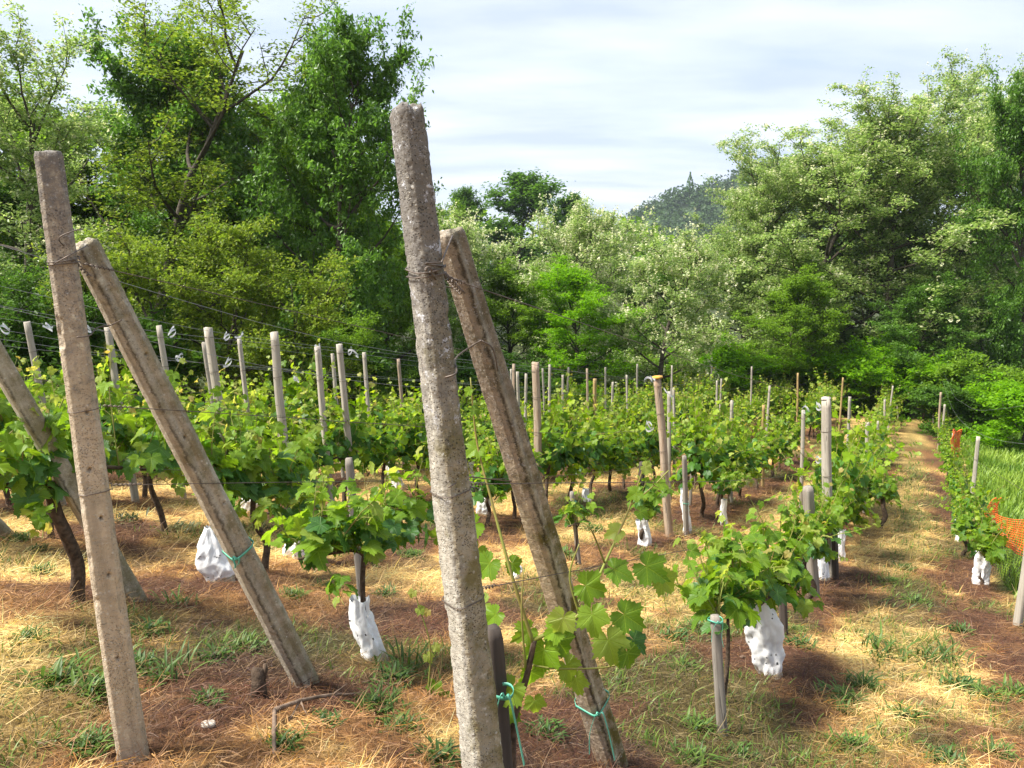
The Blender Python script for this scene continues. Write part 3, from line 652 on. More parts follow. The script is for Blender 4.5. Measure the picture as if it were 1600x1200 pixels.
def far_point(u, v, Y): return pt(u, v, Y)
cy = MB(); rs = np.random.default_rng(5); c = rs.normal(0, 1, (500, 3)); c /= np.linalg.norm(c, axis=1)[:, None]
zz = (c[:, 2] + 1) / 2; c = np.stack([c[:, 0] * 2.1 * np.sin(np.pi * zz ** 0.7), c[:, 1] * 2.1 * np.sin(np.pi * zz ** 0.7), zz * 15], -1)
V_, F_ = leaf_quads(c, 1.1, rs, up=0.1); b_ = pt(1078, 292, 400)
t = thing('cypress_tree', 'slim dark cypress standing on top of the far hill', 'tree', (b_.x, b_.y, b_.z - 4), scale=(.8, .8, .75)); link('crown', mesh_np('cypress_crown', V_, [F_], [LM['dark']]), t)
mb = MB(); mb.add(*tube(np.array([[0, 0, -2], [0, 0, 12.]]), np.array([.35, .1]), 6)); link('trunk', mb.mesh('cypress_trunk', M['bark_tree']), t)
def box(mb, x0, x1, y0, y1, z0, z1):
    V_ = np.array([[x, y, z] for x in (x0, x1) for y in (y0, y1) for z in (z0, z1)], float)
    mb.add(V_, np.array([[0, 1, 3, 2], [4, 6, 7, 5], [0, 4, 5, 1], [2, 3, 7, 6], [0, 2, 6, 4], [1, 5, 7, 3]]))
b_ = pt(1256, 292, 400); t = thing('house', 'small pale house with a red roof on the hill behind the right wood', 'house', (b_.x, b_.y, b_.z - 1.5), 0.3)
mw = simple_mat('house_plaster', (0.6, 0.52, 0.42), 0.9, noise_sc=1); mr = simple_mat('house_roof', (0.35, 0.17, 0.11), 0.9, noise_sc=1); mg = simple_mat('house_pane', (0.05, 0.06, 0.07), 0.3, noise_sc=1)
mb = MB(); box(mb, -5, 5, -4, 4, -4, 3); link('wall', mb.mesh('house_wall', mw), t)
mb = MB(); mb.add(np.array([[-5.6, -4.6, 2.9], [5.6, -4.6, 2.9], [5.6, 4.6, 2.9], [-5.6, 4.6, 2.9], [-3, 0, 5.6], [3, 0, 5.6]]), [np.array([[0, 1, 5, 4], [2, 3, 4, 5], [0, 3, 2, 1]]), np.array([[1, 2, 5], [3, 0, 4]])]); link('roof', mb.mesh('house_roof', mr), t)
for x_ in (-3, 0, 3):
    mb = MB(); box(mb, x_ - .5, x_ + .5, -4.05, -4.0, 0.4, 2.0); link('window', mb.mesh('house_window', mg), t)

# ------------------------------------------------------------------ concrete posts and braces
def axis_matrix(a_, b, spin):
    a_ = Vector(a_); z = (Vector(b) - a_).normalized(); x = Vector((1, 0, 0)); x = (x - z * x.dot(z)).normalized(); y = z.cross(x)
    c, s_ = math.cos(spin), math.sin(spin); X = x * c + y * s_; Y_ = z.cross(X)
    return Matrix(((X.x, Y_.x, z.x, a_.x), (X.y, Y_.y, z.y, a_.y), (X.z, Y_.z, z.z, a_.z), (0, 0, 0, 1)))
def sect(w, ch, n):                                   # chamfered square outline, n points
    h = w / 2; c = ch; K = np.array([[h, -h + c], [h, h - c], [h - c, h], [-h + c, h], [-h, h - c], [-h, -h + c], [-h + c, -h], [h - c, -h], [h, -h + c]])
    d = np.r_[0, np.cumsum(np.linalg.norm(np.diff(K, axis=0), axis=1))]; t = np.linspace(0, d[-1], n, endpoint=False)
    return np.stack([np.interp(t, d, K[:, 0]), np.interp(t, d, K[:, 1])], -1)
def concrete_post(L, w0, w1, ch, seed, holes=(), rough=1.0, groove=0.0, step=0.0045, ragged=0.01):
    nz = int(L / step); n = max(40, int(4 * w0 / step)); z = np.linspace(0, L, nz)
    V = np.empty((nz, n, 3)); 
    for k in range(nz):
        wk = w0 + (w1 - w0) * z[k] / L; s_ = sect(wk, ch, n); V[k, :, :2] = s_; V[k, :, 2] = z[k]
    rad = V[..., :2] / np.linalg.norm(V[..., :2], axis=-1)[..., None]
    P = V.copy(); d = 0.0012 * fbm(P * 28, seed, 3) * rough + 0.0012 * fbm(P * 130, seed + 9, 2) * rough + 0.0022 * fbm(P * np.array([6, 6, 4]), seed + 3, 2)
    chip = smooth(fbm(P * np.array([22, 22, 14]), seed + 17, 3), 0.28, 0.5); edge = (np.abs(np.abs(V[..., 0]) - np.abs(V[..., 1])) < 0.016)
    d = d - 0.005 * chip * edge
    if groove: d = d - groove * np.exp(-((V[..., 0]) / 0.010) ** 2) * (V[..., 1] < 0)
    for (hz, face, off) in holes:
        if face == 0: dist = np.hypot(V[..., 2] - hz, V[..., 0] - off) + 9 * (V[..., 1] > 0)
        elif face == 1: dist = np.hypot(V[..., 2] - hz, V[..., 1] - off) + 9 * (V[..., 0] < 0)
        else: dist = np.hypot(V[..., 2] - hz, V[..., 1] - off) + 9 * (V[..., 0] > 0)
        d = d - 0.018 * (1 - smooth(dist, 0.003, 0.0065))
    V[..., :2] += rad * d[..., None]
    tz = smooth(z, L - 0.03, L)[:, None]; V[..., 2] += tz * ragged * fbm(P3(P[..., 0] * 40, P[..., 1] * 40), seed + 5, 3)
    V[..., :2] *= (1 - 0.10 * smooth(z, L - 0.012, L))[:, None, None]
    V[..., :2] += (np.stack([vnoise(P3(z * 1.2, z * 0), seed + 30), vnoise(P3(z * 1.2, z * 0), seed + 31)], -1) * 0.004)[:, None, :]
    V_ = V.reshape(-1, 3)
    i_, j_ = np.meshgrid(np.arange(nz - 1), np.arange(n), indexing='ij'); j2 = (j_ + 1) % n
    Q_ = np.stack([i_ * n + j_, i_ * n + j2, (i_ + 1) * n + j2, (i_ + 1) * n + j_], -1).reshape(-1, 4)
    # domed rough cap: rings shrinking to the middle
    cap = []; base = V[-1]; cen = base.mean(0); F3 = []; R = 6; start = len(V_)
    for r in range(1, R):
        f = 1 - r / R; ring = cen + (base - cen) * f; ring[:, 2] = cen[2] + (base[:, 2] - cen[2]) * f + ragged * 0.8 * fbm(P3(ring[:, 0] * 60, ring[:, 1] * 60), seed + 6, 3) + 0.003 * (1 - f)
        cap.append(ring)
    V_ = np.vstack([V_] + cap + [cen[None] + [0, 0, 0.004]]); prev = (nz - 1) * n; a_ = np.arange(n); Qs = [Q_]
    for r in range(R - 1):
        cur = start + r * n; Qs.append(np.stack([prev + a_, prev + (a_ + 1) % n, cur + (a_ + 1) % n, cur + a_], -1)); prev = cur
    F3 = np.stack([prev + a_, prev + (a_ + 1) % n, np.full(n, len(V_) - 1)], -1)
    return V_, [np.concatenate(Qs), F3]
HERO = {}
def hero(name, base, top, w0, w1, mat, seed, label, cat, spin=math.pi / 4, holes=(), groove=0.0, step=0.0045, sink=0.25, ragged=0.01, rough=1.0, ch=0.012, down=None):
    base = Vector(base); top = Vector(top); ax = (top - base).normalized(); b0 = base - ax * sink; L = (top - b0).length
    V_, Fs = concrete_post(L, w0, w1, ch, seed, [(h + sink, f, o_) for h, f, o_ in holes], rough, groove, step, ragged)
    MX = axis_matrix(b0, top, spin); me = mesh_np(name, V_, Fs, [mat], smooth_=True)
    o = link(name, me, mat4=MX, label=label, cat=cat); HERO[label] = (MX, L, w0, w1, sink); return (MX, L, w0, w1, sink)

Bc = pt(775, 1467, 1.75); Bc.z = gz(Bc.x, Bc.y); Tc = pt(637, 172, 1.72)
H_c = hero('concrete_post', Bc, Tc, 0.090, 0.064, M['conc_a'], 3, 'tallest foreground concrete post, speckled with lichen, in the centre of the photo', 'post',
           spin=math.radians(38), holes=[(0.60, 0, 0.02)], ragged=0.02, rough=1.6, step=0.0038)
Bl = on_ground(207, 1178); Tl = pt(76, 238, Bl.y - 0.02)
H_l = hero('concrete_post', Bl, Tl, 0.092, 0.070, M['conc_b'], 13, 'warm beige foreground concrete post leaning left at the left of the photo', 'post',
           spin=math.radians(28), holes=[(1.95, 0, 0.0), (1.12, 0, .01), (0.95, 0, -.005), (0.80, 0, 0.01), (0.62, 0, 0.01), (0.35, 0, 0.0)], ragged=0.006)
Sb = pt(962, 1212, 2.62); Sb.z = min(Sb.z, gz(Sb.x, Sb.y)); St = pt(701, 362, 1.92)
H_cs = hero('concrete_brace', Sb, St, 0.100, 0.072, M['conc_c'], 23, 'mossy brown concrete brace leaning behind the central post', 'brace',
            spin=math.radians(52), holes=[(1.55, 0, 0.02), (1.2, 1, 0), (0.9, 0, 0.02), (0.85, 1, 0.0), (0.6, 1, 0)], groove=0.006, ragged=0.012, ch=0.018, sink=0.2)
Lb = on_ground(480, 1068); Lt = pt(131, 380, Bl.y + 0.10)
H_ls = hero('concrete_brace', Lb, Lt, 0.098, 0.078, M['conc_d'], 33, 'pale concrete brace leaning against the left beige post', 'brace',
            spin=math.radians(48), holes=[(1.62, 0, 0.01), (1.3, 0, 0.0), (1.0, 0, 0.02), (0.75, 0, 0.01)], groove=0.005, ragged=0.01, ch=0.018, sink=0.2)
Xb = on_ground(212, 938); Xd = Vector((-RD[0], -RD[1], 0)) * 1.05; Xt = Xb + Xd + Vector((0, 0, 1.72)); Xt = pt(-38, 500, Xb.y - 0.62)
hero('concrete_brace', Xb, Xt + (Xt - Xb) * 0.28, 0.095, 0.08, M['conc_d'], 43, 'short visible concrete brace cut by the left edge behind the vine trunk', 'brace', spin=0.9, step=0.008)
Yb = on_ground(10, 838); hero('concrete_brace', Yb, Yb + Vector((-0.75, -0.45, 1.5)), 0.09, 0.08, M['conc_d'], 53, 'foot of a grey brace touching the left edge of the photo', 'brace', spin=0.5, step=0.01)

# ------------------------------------------------------------------ slender trellis posts
def slim_mesh(seed, w, mat, L=2.05):
    rs = np.random.default_rng(seed); nz = 22; z = np.linspace(0, L, nz); n = 12; V = np.empty((nz, n, 3))
    for k in range(nz): s_ = sect(w * (1.06 - 0.12 * z[k] / L), w * 0.16, n); V[k, :, :2] = s_; V[k, :, 2] = z[k]
    V[..., :2] += (np.stack([vnoise(P3(z * 1.5, z * 0), seed), vnoise(P3(z * 1.5, z * 0), seed + 1)], -1) * 0.008)[:, None]
    V[..., :2] *= (1 + 0.05 * fbm(V * 12, seed, 2))[..., None]
    V[-1, :, 2] += 0.012 * fbm(P3(V[-1, :, 0] * 50, V[-1, :, 1] * 50), seed, 2)
    V_ = V.reshape(-1, 3); i_, j_ = np.meshgrid(np.arange(nz - 1), np.arange(n), indexing='ij'); j2 = (j_ + 1) % n
    Q_ = np.stack([i_ * n + j_, i_ * n + j2, (i_ + 1) * n + j2, (i_ + 1) * n + j_], -1).reshape(-1, 4)
    V_ = np.vstack([V_, V[-1].mean(0)[None] + [0, 0, 0.004]]); a_ = np.arange(n)
    return mesh_np('slim_post', V_, [Q_, np.stack([(nz - 1) * n + a_, (nz - 1) * n + (a_ + 1) % n, np.full(n, len(V_) - 1)], -1)], [mat])
SL = {(m, k): slim_mesh(100 + k, 0.060, M[m]) for m in ('post', 'post_rust', 'post_orange') for k in range(3)}
ring_me = None
def wire_ring(w=0.1, tilt=0.004):
    s_ = sect(w, 0.02, 16); P = np.column_stack([s_, tilt * np.sin(np.arange(16) / 16 * 6.28)]); P = np.vstack([P, P[:1]])
    mb = MB(); mb.add(*tube(P, 0.0022, 4, False)); return mb.mesh('post_wire_ring', M['wire'])
ring_me = wire_ring(0.074)
POSTS = []
def slim_post(u, v, label, Y=9.0, mat='post', w=1.0, h=1.9, lean=None, base=None, k=0, cap=False, group=None):
    b = pt(u, v, Y) if base is None else on_ground(*base)
    tp = pt(u, v, b.y)
    if base is None:
        b.x -= 0.0
        lx = -0.035 - 0.05 * max(0, (700 - u) / 700) if lean is None else lean
        b = Vector((tp.x - lx * h, b.y, 0)); b.z = gz(b.x, b.y)
    L = (tp - b).length; MX = axis_matrix(b - (tp - b).normalized() * 0.12, tp, 0.5 + 0.7 * k)
    t = link('trellis_post', None, label=label, cat='post', group=group); t.matrix_basis = MX
    s_ = (L + 0.12) / 2.05
    link('pole', SL[(mat, k % 3)], t, Matrix.Diagonal((w, w, s_, 1)))
    for hz in (0.62, 1.05, 1.5, 1.82):
        if hz < L: link('wire_ring', ring_me, t, Matrix.Translation((0, 0, hz + 0.12)) @ Matrix.Diagonal((w * 0.93, w * 0.93, 1, 1)))
    if cap:
        mb = MB(); mb.add(*tube(np.array([[0, 0, L + 0.115], [0, 0, L + 0.135], [0, 0, L + 0.142]]), np.array([0.052, 0.05, 0.02]) * w, 8)); link('lichen_cap', mb.mesh('lichen_cap', M['cap']), t)
    POSTS.append((b, tp)); return t
G1 = 'far trellis posts of the vineyard'
near_posts = [
 (43, 503, 'leftmost slim trellis post, in front of dark bushes', {'Y': 7.1, }),
 (168, 512, 'slim trellis post showing between the left post and its brace', {'Y': 7.8, }),
 (249, 509, 'pale slim trellis post just right of the left brace', {'Y': 8.3, }),
 (325, 512, 'thick trellis post right of the left brace with a thin one close behind', {'Y': 7.0, 'w': 1.15}),
 (319, 535, 'thin post half hidden behind the thick trellis post', {'Y': 8.8, 'w': .8}),
 (374, 530, 'thin grey trellis post between the two thicker left posts', {'Y': 9.3, 'w': .8}),
 (427, 519, 'thickest slim post of the left field, pale with two faces showing', {'Y': 7.7, 'w': 1.3}),
 (495, 542, 'slim post with a silver ribbon at its top', {'Y': 8.2, }),
 (519, 553, 'thin far post beside the ribbon post', {'Y': 10.8, 'w': .8}),
 (531, 538, 'tall grey trellis post left of the central post, standing among the vines', {'Y': 8.5, 'w': 1.1}),
 (569, 551, 'slim post right of the tall grey trellis post', {'Y': 11.4, 'w': .9}),
 (623, 561, 'brownish slim post touching the outline of the central post', {'Y': 12.2, 'w': .85, 'mat': 'post_rust'}),
 (836, 566, 'thick weathered post with a broken top among the middle posts', {'Y': 9.3, 'w': 1.45, 'mat': 'post_rust', 'h': 2.0}),
 (1027, 590, 'brown post with an orange lichen top, right of the centre', {'base': (1046, 838), 'mat': 'post_rust', 'w': 1.3, 'cap': True}),
 (1290, 621, 'thick grey post with a dark knobby top right of the centre', {'base': (1297, 900), 'w': 1.4}),
 (1193, 633, 'yellowish post among the vines left of the thick grey post', {'Y': 14.2, 'mat': 'post_orange', 'w': .9}),
 (1143, 626, 'pale slim post left of the yellowish post', {'Y': 11.7, 'w': .8}),
 (1255, 641, 'pale slim post with a silver ribbon beside the thick grey post', {'Y': 11, 'w': .85}),
 (1356, 660, 'white slim post in the row left of the straw lane', {'Y': 12, 'w': .95}),
 (1372, 658, 'thin post close behind the white slim post', {'Y': 15, 'w': .7}),
 (1383, 624, 'pale post near the far end of the row left of the lane', {'Y': 19, 'w': .8}),
 (1528, 682, 'grey post standing out against the meadow on the right', {'base': (1516, 815), 'w': 1.0}),
 (1490, 677, 'greenish grey post with orange netting at its side', {'base': (1490, 742), 'w': .95}),
 (1476, 632, 'pale tall post at the upper end of the right row', {'base': (1472, 700), 'w': .9}),
 (1470, 613, 'thin post behind the pale tall post of the right row', {'Y': 20, 'w': .8, 'mat': 'post_rust'}),
 (1459, 627, 'thinnest grey post at the far end of the right row', {'Y': 24, 'w': .6}),
 (1045, 612, 'pale post just right of the brown orange topped post', {'Y': 11, 'w': .9}),
 (1053, 606, 'taller thin post touching the pale post', {'Y': 14.6, 'w': .75}),
]
for q, (u, v, lab, kw) in enumerate(near_posts): slim_post(u, v, lab, k=q, **kw)
far_posts = [(799, 577, 'post'), (803, 569, 'post_rust'), (809, 581, 'post'), (822, 584, 'post'), (848, 576, 'post'), (859, 570, 'post'), (879, 586, 'post'), (888, 574, 'post'), (917, 576, 'post_rust'),
 (930, 592, 'post_orange'), (946, 574, 'post'), (958, 597, 'post'), (979, 586, 'post'), (996, 569, 'post'), (1050, 571, 'post'), (1112, 572, 'post'), (1120, 595, 'post'), (1127, 592, 'post'),
 (1175, 573, 'post'), (1203, 603, 'post'), (1247, 583, 'post_orange'), (1317, 590, 'post_orange'), (1328, 620, 'post'), (1395, 603, 'post'), (1402, 632, 'post')]
FAR_Y = {799: 15.5, 803: 12.1, 809: 12.3, 822: 12.6, 848: 17.1, 859: 13.4, 879: 13.9, 888: 18, 917: 14.9, 930: 15.3, 946: 19, 958: 16.2, 979: 17, 996: 20, 1050: 20, 1112: 24, 1120: 17.8, 1127: 20, 1175: 21.5, 1203: 14.8, 1247: 20, 1317: 20, 1328: 14, 1395: 23, 1402: 26}
names_f = {0: 'first thin far post right of the central brace', 9: 'yellowish square far post in the middle of the field', 11: 'far pale post right of the yellowish square one',
           8: 'brownish far post left of the yellowish square one', 13: 'last far post before the orange topped brown post', 15: 'far post at the left of a pair before the bright shrubs',
           18: 'tall thin far post between the two shrub gaps', 19: 'far pale post below the second bright shrub', 20: 'orange tinted far post left of the thick grey post',
           21: 'orange tinted far post right of the thick grey post', 23: 'last leaning far post above the row left of the lane', 24: 'short thin post at the end of the straw lane'}
for q, (u, v, m) in enumerate(far_posts):
    lab = names_f.get(q)
    slim_post(u, v, lab or ('thin pale far trellis post in the middle cluster' if q < 14 else 'thin pale far trellis post before the bright shrubs'), Y=FAR_Y[u], mat=m, w=.75 if q != 9 else 1.1, k=q,
              lean=[-.04, .0, -.02, .02][q % 4], group=G1 if lab is None and q < 14 else ('far posts before the bright shrubs' if lab is None else G1))
# post at the very right edge
b = on_ground(1590, 978); tp = b + (pt(1606, 860, b.y) - b) * 2.7
t = link('trellis_post', None, label='grey post at the right edge next to the black netting', cat='post'); t.matrix_basis = axis_matrix(b - Vector((0, 0, .1)), tp, 0.4); link('pole', SL[('post', 1)], t, Matrix.Diagonal((1.0, 1.0, 0.95, 1)))

# ------------------------------------------------------------------ grapevines
def leaf_shape(seed, teeth=True):
    rs = np.random.default_rng(seed)
    key = np.array([(-172, .34), (-158, .55), (-140, .66), (-118, .70), (-102, .72), (-90, .70), (-72, .88), (-58, 1.0), (-46, .86), (-36, .72), (-24, .88), (-10, 1.08), (0, 1.22), (10, 1.08), (24, .88), (36, .72), (46, .86), (58, 1.0), (72, .88), (90, .70), (102, .72), (118, .70), (140, .66), (158, .55), (172, .34)])
    n = 44 if teeth else 22
    an = np.linspace(-172, 172, n); r = np.interp(an, key[:, 0], key[:, 1]) * rs.uniform(.95, 1.05, n) * (1 + (0.085 if teeth else 0.06) * np.where(np.arange(n) % 2, 1, -1)); r *= 0.5
    a_ = np.radians(an + rs.normal(0, 1, n))
    O = np.stack([r * np.sin(a_), r * np.cos(a_), 0 * r], -1)
    ph = rs.uniform(0, 6)
    def bend(P):
        rr = np.hypot(P[:, 0], P[:, 1]); ag = np.arctan2(P[:, 0], P[:, 1])
        P[:, 2] = -0.30 * rr ** 2 + 0.16 * rr * np.abs(np.sin(ag * 2.6 + .1)) * .8 - 0.35 * np.maximum(P[:, 1], 0) ** 2 + 0.05 * rr * np.sin(ag * 3 + ph) + 0.14 * np.abs(P[:, 0]); return P
    C0 = np.array([[0, 0, 0.0]]); I = bend(O * [0.5, 0.5, 1]); O = bend(O); O[:, 2] += rs.normal(0, .012, n)
    V = np.vstack([C0, I, O]); q = np.arange(n - 1)
    f1 = np.stack([0 * q, q + 2, q + 1], -1); f2 = np.stack([1 + q, 2 + q, 2 + n + q, 1 + n + q], -1)
    return V, f1, f2
LEAF = [leaf_shape(k) for k in range(5)]
def leaf_simple(k):                                   # cheaper leaf for the rows farther off
    V, f1, f2 = leaf_shape(k + 10, False); n = (len(V) - 1) // 2; V2 = np.vstack([V[:1], V[1 + n:]]); return V2, np.stack([np.zeros(n - 1, int), 2 + np.arange(n - 1), 1 + np.arange(n - 1)], -1)
LEAF_LO = [leaf_simple(k) for k in range(5)]
LEAF_ME = {(m, k): mesh_np('vine_leaf', LEAF[k][0], [LEAF[k][1], LEAF[k][2]], [M[m + '_near']], smooth_=True) for m in ('vine_leaf', 'vine_leaf_old', 'vine_tip') for k in range(5)}
def leaf_frames(rs, pos, outd, size, tipf):
    n = len(pos); up = np.array([0, 0, 1.0])
    nrm = outd * rs.uniform(0.1, 0.9, (n, 1)) + up * rs.uniform(0.25, 1.1, (n, 1)) + rs.normal(0, 0.35, (n, 3)); nrm /= np.linalg.norm(nrm, axis=1)[:, None]
    y = outd * 0.7 - up * rs.uniform(0.1, 1.0, (n, 1)) + rs.normal(0, 0.45, (n, 3)); y -= nrm * (y * nrm).sum(1)[:, None]; y /= np.linalg.norm(y, axis=1)[:, None]
    x = np.cross(y, nrm); return x, y, nrm
def vine_layout(seed, trunk_h=0.62, arm=0.5, nshoot=18, sh_len=0.55, leafn=10, lsize=0.12, slope=0.17, lean=0.0, width=0.22, r_tr=0.026, both=True):
    rs = np.random.default_rng(seed); trunk = MB(); shoots = MB(); L = []
    wb = .2 if r_tr < .019 else 1.0
    tp = np.array([[rs.normal(0, .012), rs.normal(0, .012), -0.08], [0.0, 0, 0.05], [rs.normal(lean * .3, .03 * wb), rs.normal(0, .03 * wb), trunk_h * .35], [rs.normal(lean * .6, .04 * wb), rs.normal(0, .03 * wb), trunk_h * .7], [lean, 0, trunk_h]])
    tpp = spline(tp, 5); k = len(tpp); V, F = tube(tpp, r_tr * (1.15 - 0.45 * np.linspace(0, 1, k)), 9)
    V += fbm(V * [60, 60, 9], seed, 2)[:, None] * 0.007; trunk.add(V, F)
    org = []
    for sg in ((-1, 1) if both else (1,)):
        ap = spline([[lean, 0, trunk_h - .03], [lean + sg * arm * .3, rs.normal(0, .03), trunk_h + .04], [lean + sg * arm, rs.normal(0, .04), trunk_h + .02 - slope * sg * arm]], 6)
        V, F = tube(ap, np.linspace(r_tr * .6, .007, len(ap)), 6); V += fbm(V * 50, seed, 2)[:, None] * 0.004; trunk.add(V, F); org.append(ap)
    for s_ in range(nshoot):
        ap = org[s_ % len(org)]; g = rs.random() ** 0.8 * (len(ap) - 1.01); k = int(g); b0 = ap[k] + (ap[k + 1] - ap[k]) * (g - k)
        side = rs.choice([-1, 1]); d = unit(np.array([rs.normal(0, .35), side * abs(rs.normal(0, .45)), 1.0])); ln = sh_len * rs.uniform(.5, 1.25)
        if rs.random() < .20: d = unit(np.array([rs.normal(0, .4), side * .8, -.35])); ln *= .6
        sp_ = limb_path(b0, d, ln, 5, -0.25 * rs.random(), rs, 0.12); shoots.add(*tube(sp_, np.linspace(.0045, .0018, len(sp_)), 4, False))
        for m in range(leafn):
            h = (m + .5 + rs.normal(0, .15)) / leafn; h = min(max(h, 0), .999); f = h * 5; k = int(f); c = sp_[k] + (sp_[min(k + 1, 5)] - sp_[k]) * (f - k)
            az = rs.random() * 6.283; od = unit(np.array([math.cos(az) * .75, math.sin(az) + side * .35, 0.1])); pl = width * .5 * rs.uniform(.4, 1.1) * (1.15 - h)
            p = c + od * pl + [0, 0, .02]; 
            if m % 2 == 0: shoots.add(*tube(np.array([c, (c + p) / 2 + [0, 0, .015], p]), .0016, 3, False))
            L.append((p, od, lsize * (1.15 - .75 * h ** 2.2) * rs.uniform(.7, 1.15), h))
    pos = np.array([l[0] for l in L]); od = np.array([l[1] for l in L]); sz = np.array([l[2] for l in L]); h = np.array([l[3] for l in L])
    x, y, n_ = leaf_frames(rs, pos, od, sz, h); return trunk, shoots, pos, x, y, n_, sz, h, rs
def vine_proto(seed, lo=True, **kw):
    trunk, shoots, pos, x, y, n_, sz, h, rs = vine_layout(seed, **kw)
    A = {'vine_leaf': MB(), 'vine_leaf_old': MB(), 'vine_tip': MB()}
    for k in range(len(pos)):
        V, f = LEAF_LO[k % 5]; W = pos[k] + sz[k] * (V[:, :1] * x[k] + V[:, 1:2] * y[k] + V[:, 2:] * n_[k])
        m = 'vine_tip' if h[k] > .86 else ('vine_leaf_old' if h[k] < .45 and rs.random() < .75 else 'vine_leaf'); A[m].add(W, f)
    Vs = []; Fs = []; mi = []; off = 0
    for q, m in enumerate(A):
        if A[m].n: V = np.concatenate(A[m].V); F = np.concatenate(A[m].F[3]) + off; Vs.append(V); Fs.append(F); mi += [q] * len(F); off += len(V)
    fm = mesh_np('vine_foliage', np.concatenate(Vs), [np.concatenate(Fs)], [M[m] for m in A], mi, smooth_=True)
    return trunk.mesh('vine_trunk', M['bark'], True), shoots.mesh('vine_shoots', M['shoot']), fm
PROTO = [vine_proto(200 + k, trunk_h=0.50 + .03 * (k % 3), arm=0.48, nshoot=26 + k, sh_len=0.74 + .04 * (k % 3), leafn=11, lsize=0.135, lean=[.06, -.08, .02, .1][k % 4]) for k in range(7)]
SMALL = [vine_proto(240 + k, trunk_h=0.55, arm=0.30, nshoot=16, sh_len=0.55, leafn=9, lsize=0.125, r_tr=.018) for k in range(3)]
def place_vine(x, y, label, group, proto, rot=None, sc=1.0, zs=1.0):
    t = thing('grapevine', label, 'grapevine', (x, y, gz(x, y)), ROW_ANG if rot is None else rot, group, (sc, sc, sc * zs))
    link('trunk', proto[0], t); link('shoots', proto[1], t); f = link('foliage', proto[2], t, kind='stuff'); return t
def near_vine(base, label, seed, rot=ROW_ANG, sc=1.0, **kw):
    trunk, shoots, pos, x, y, n_, sz, h, rs = vine_layout(seed, **kw)
    t = thing('grapevine', label, 'grapevine', base, rot, None, sc)
    link('trunk', trunk.mesh('vine_trunk', M['bark'], True), t); link('shoots', shoots.mesh('vine_shoots', M['shoot'], True), t)
    for k in range(min(len(pos), 300)):
        m = 'vine_tip' if h[k] > .86 else ('vine_leaf_old' if h[k] < .4 and rs.random() < .6 else 'vine_leaf'); s_ = sz[k]
        mt = Matrix(((x[k][0] * s_, y[k][0] * s_, n_[k][0] * s_, pos[k][0]), (x[k][1] * s_, y[k][1] * s_, n_[k][1] * s_, pos[k][1]), (x[k][2] * s_, y[k][2] * s_, n_[k][2] * s_, pos[k][2]), (0, 0, 0, 1)))
        link('leaf', LEAF_ME[(m, k % 5)], t, mt)
    return t
def row_point(p, s): return RD[0] * s + RD[1] * p, RD[1] * s - RD[0] * p
ORD = ['first', 'second', 'third', 'fourth', 'fifth', 'sixth', 'seventh', 'eighth', 'ninth', 'tenth', 'eleventh', 'twelfth', 'thirteenth', 'fourteenth', 'fifteenth', 'sixteenth', 'seventeenth', 'eighteenth', 'nineteenth', 'twentieth']
rv = random.Random(4)
rows = [(-2, 1.6, 30, 'row behind the left post'), (-3, 2.6, 30, 'third row'), (-4, 2.2, 30, 'fourth dense row'), (-5, 2.4, 30, 'outermost left row'),
        (-1, 10.2, 30, 'brown post row'), (0, 8.9, 30, 'row left of the lane'), (1, 10.3, 28, 'right row by the meadow')]
for (k, s0, s1, desc) in rows:
    s = s0; c = 0
    while s < s1:
        x, y = row_point(ROW_P[k], s + rv.uniform(-.12, .12)); u = 800 + 1200 * x / max(y, .1)
        if y > 1.5 and -260 < u < 1760:
            skip = (k == -2 and (4.2 < s < 6.8 or s < 3.6)) or (c > 3 and rv.random() < .10)
            if not skip:
                small = k in (1,) or (k == 0 and s > 14) or False
                lab = f'leafy grapevine, {ORD[c]} from the near end in the {desc}' if c < 20 else f'small far grapevine merging into the upper part of the {desc}'
                near = y < 7.5 and not small
                if near: near_vine((x, y, gz(x, y)), lab, 300 + c + 50 * abs(k), trunk_h=.62, arm=.5, nshoot=28, sh_len=.72, leafn=11, lsize=.14, lean=rv.uniform(-.08, .08))['group'] = f'vines of the {desc}'
                else: place_vine(x, y, lab, f'vines of the {desc}', (SMALL if small else PROTO)[rv.randrange(3 if small else 7)], ROW_ANG + rv.choice([0, math.pi]) + rv.uniform(-.1, .1), rv.uniform(.82, 1.12) * (.74 if k == 1 else 1.05), rv.uniform(.85, 1.15))
                c += 1
        s += 0.78 if k in (-2, -3, -4, -5) else 0.85
# single vines of the foreground
def gp(u, v): return on_ground(u, v)
near_vine(gp(122, 942), 'old grapevine with a thick dark twisted trunk at the left edge', 401, trunk_h=.68, arm=.62, nshoot=28, sh_len=.6, leafn=10, lsize=.13, r_tr=.036, lean=-.10)
near_vine(gp(575, 1028), 'bright young grapevine beside a grey stake between the two big posts', 402, trunk_h=.56, arm=.40, nshoot=22, sh_len=.42, leafn=10, lsize=.125, r_tr=.016, width=.3)
near_vine(gp(462, 872), 'young grapevine over the crumpled white guards left of the grey stake', 403, trunk_h=.40, arm=.28, nshoot=13, sh_len=.42, leafn=9, lsize=.12, r_tr=.015)
near_vine(gp(452, 812), 'grapevine climbing a grey stake behind the bright young one', 404, trunk_h=.5, arm=.30, nshoot=15, sh_len=.45, leafn=9, lsize=.12, r_tr=.015)
near_vine(gp(1198, 1052), 'large grapevine with long arching tendrils rising from the perforated white guard', 405, trunk_h=.52, arm=.46, nshoot=26, sh_len=.50, leafn=11, lsize=.125, r_tr=.018, width=.32)
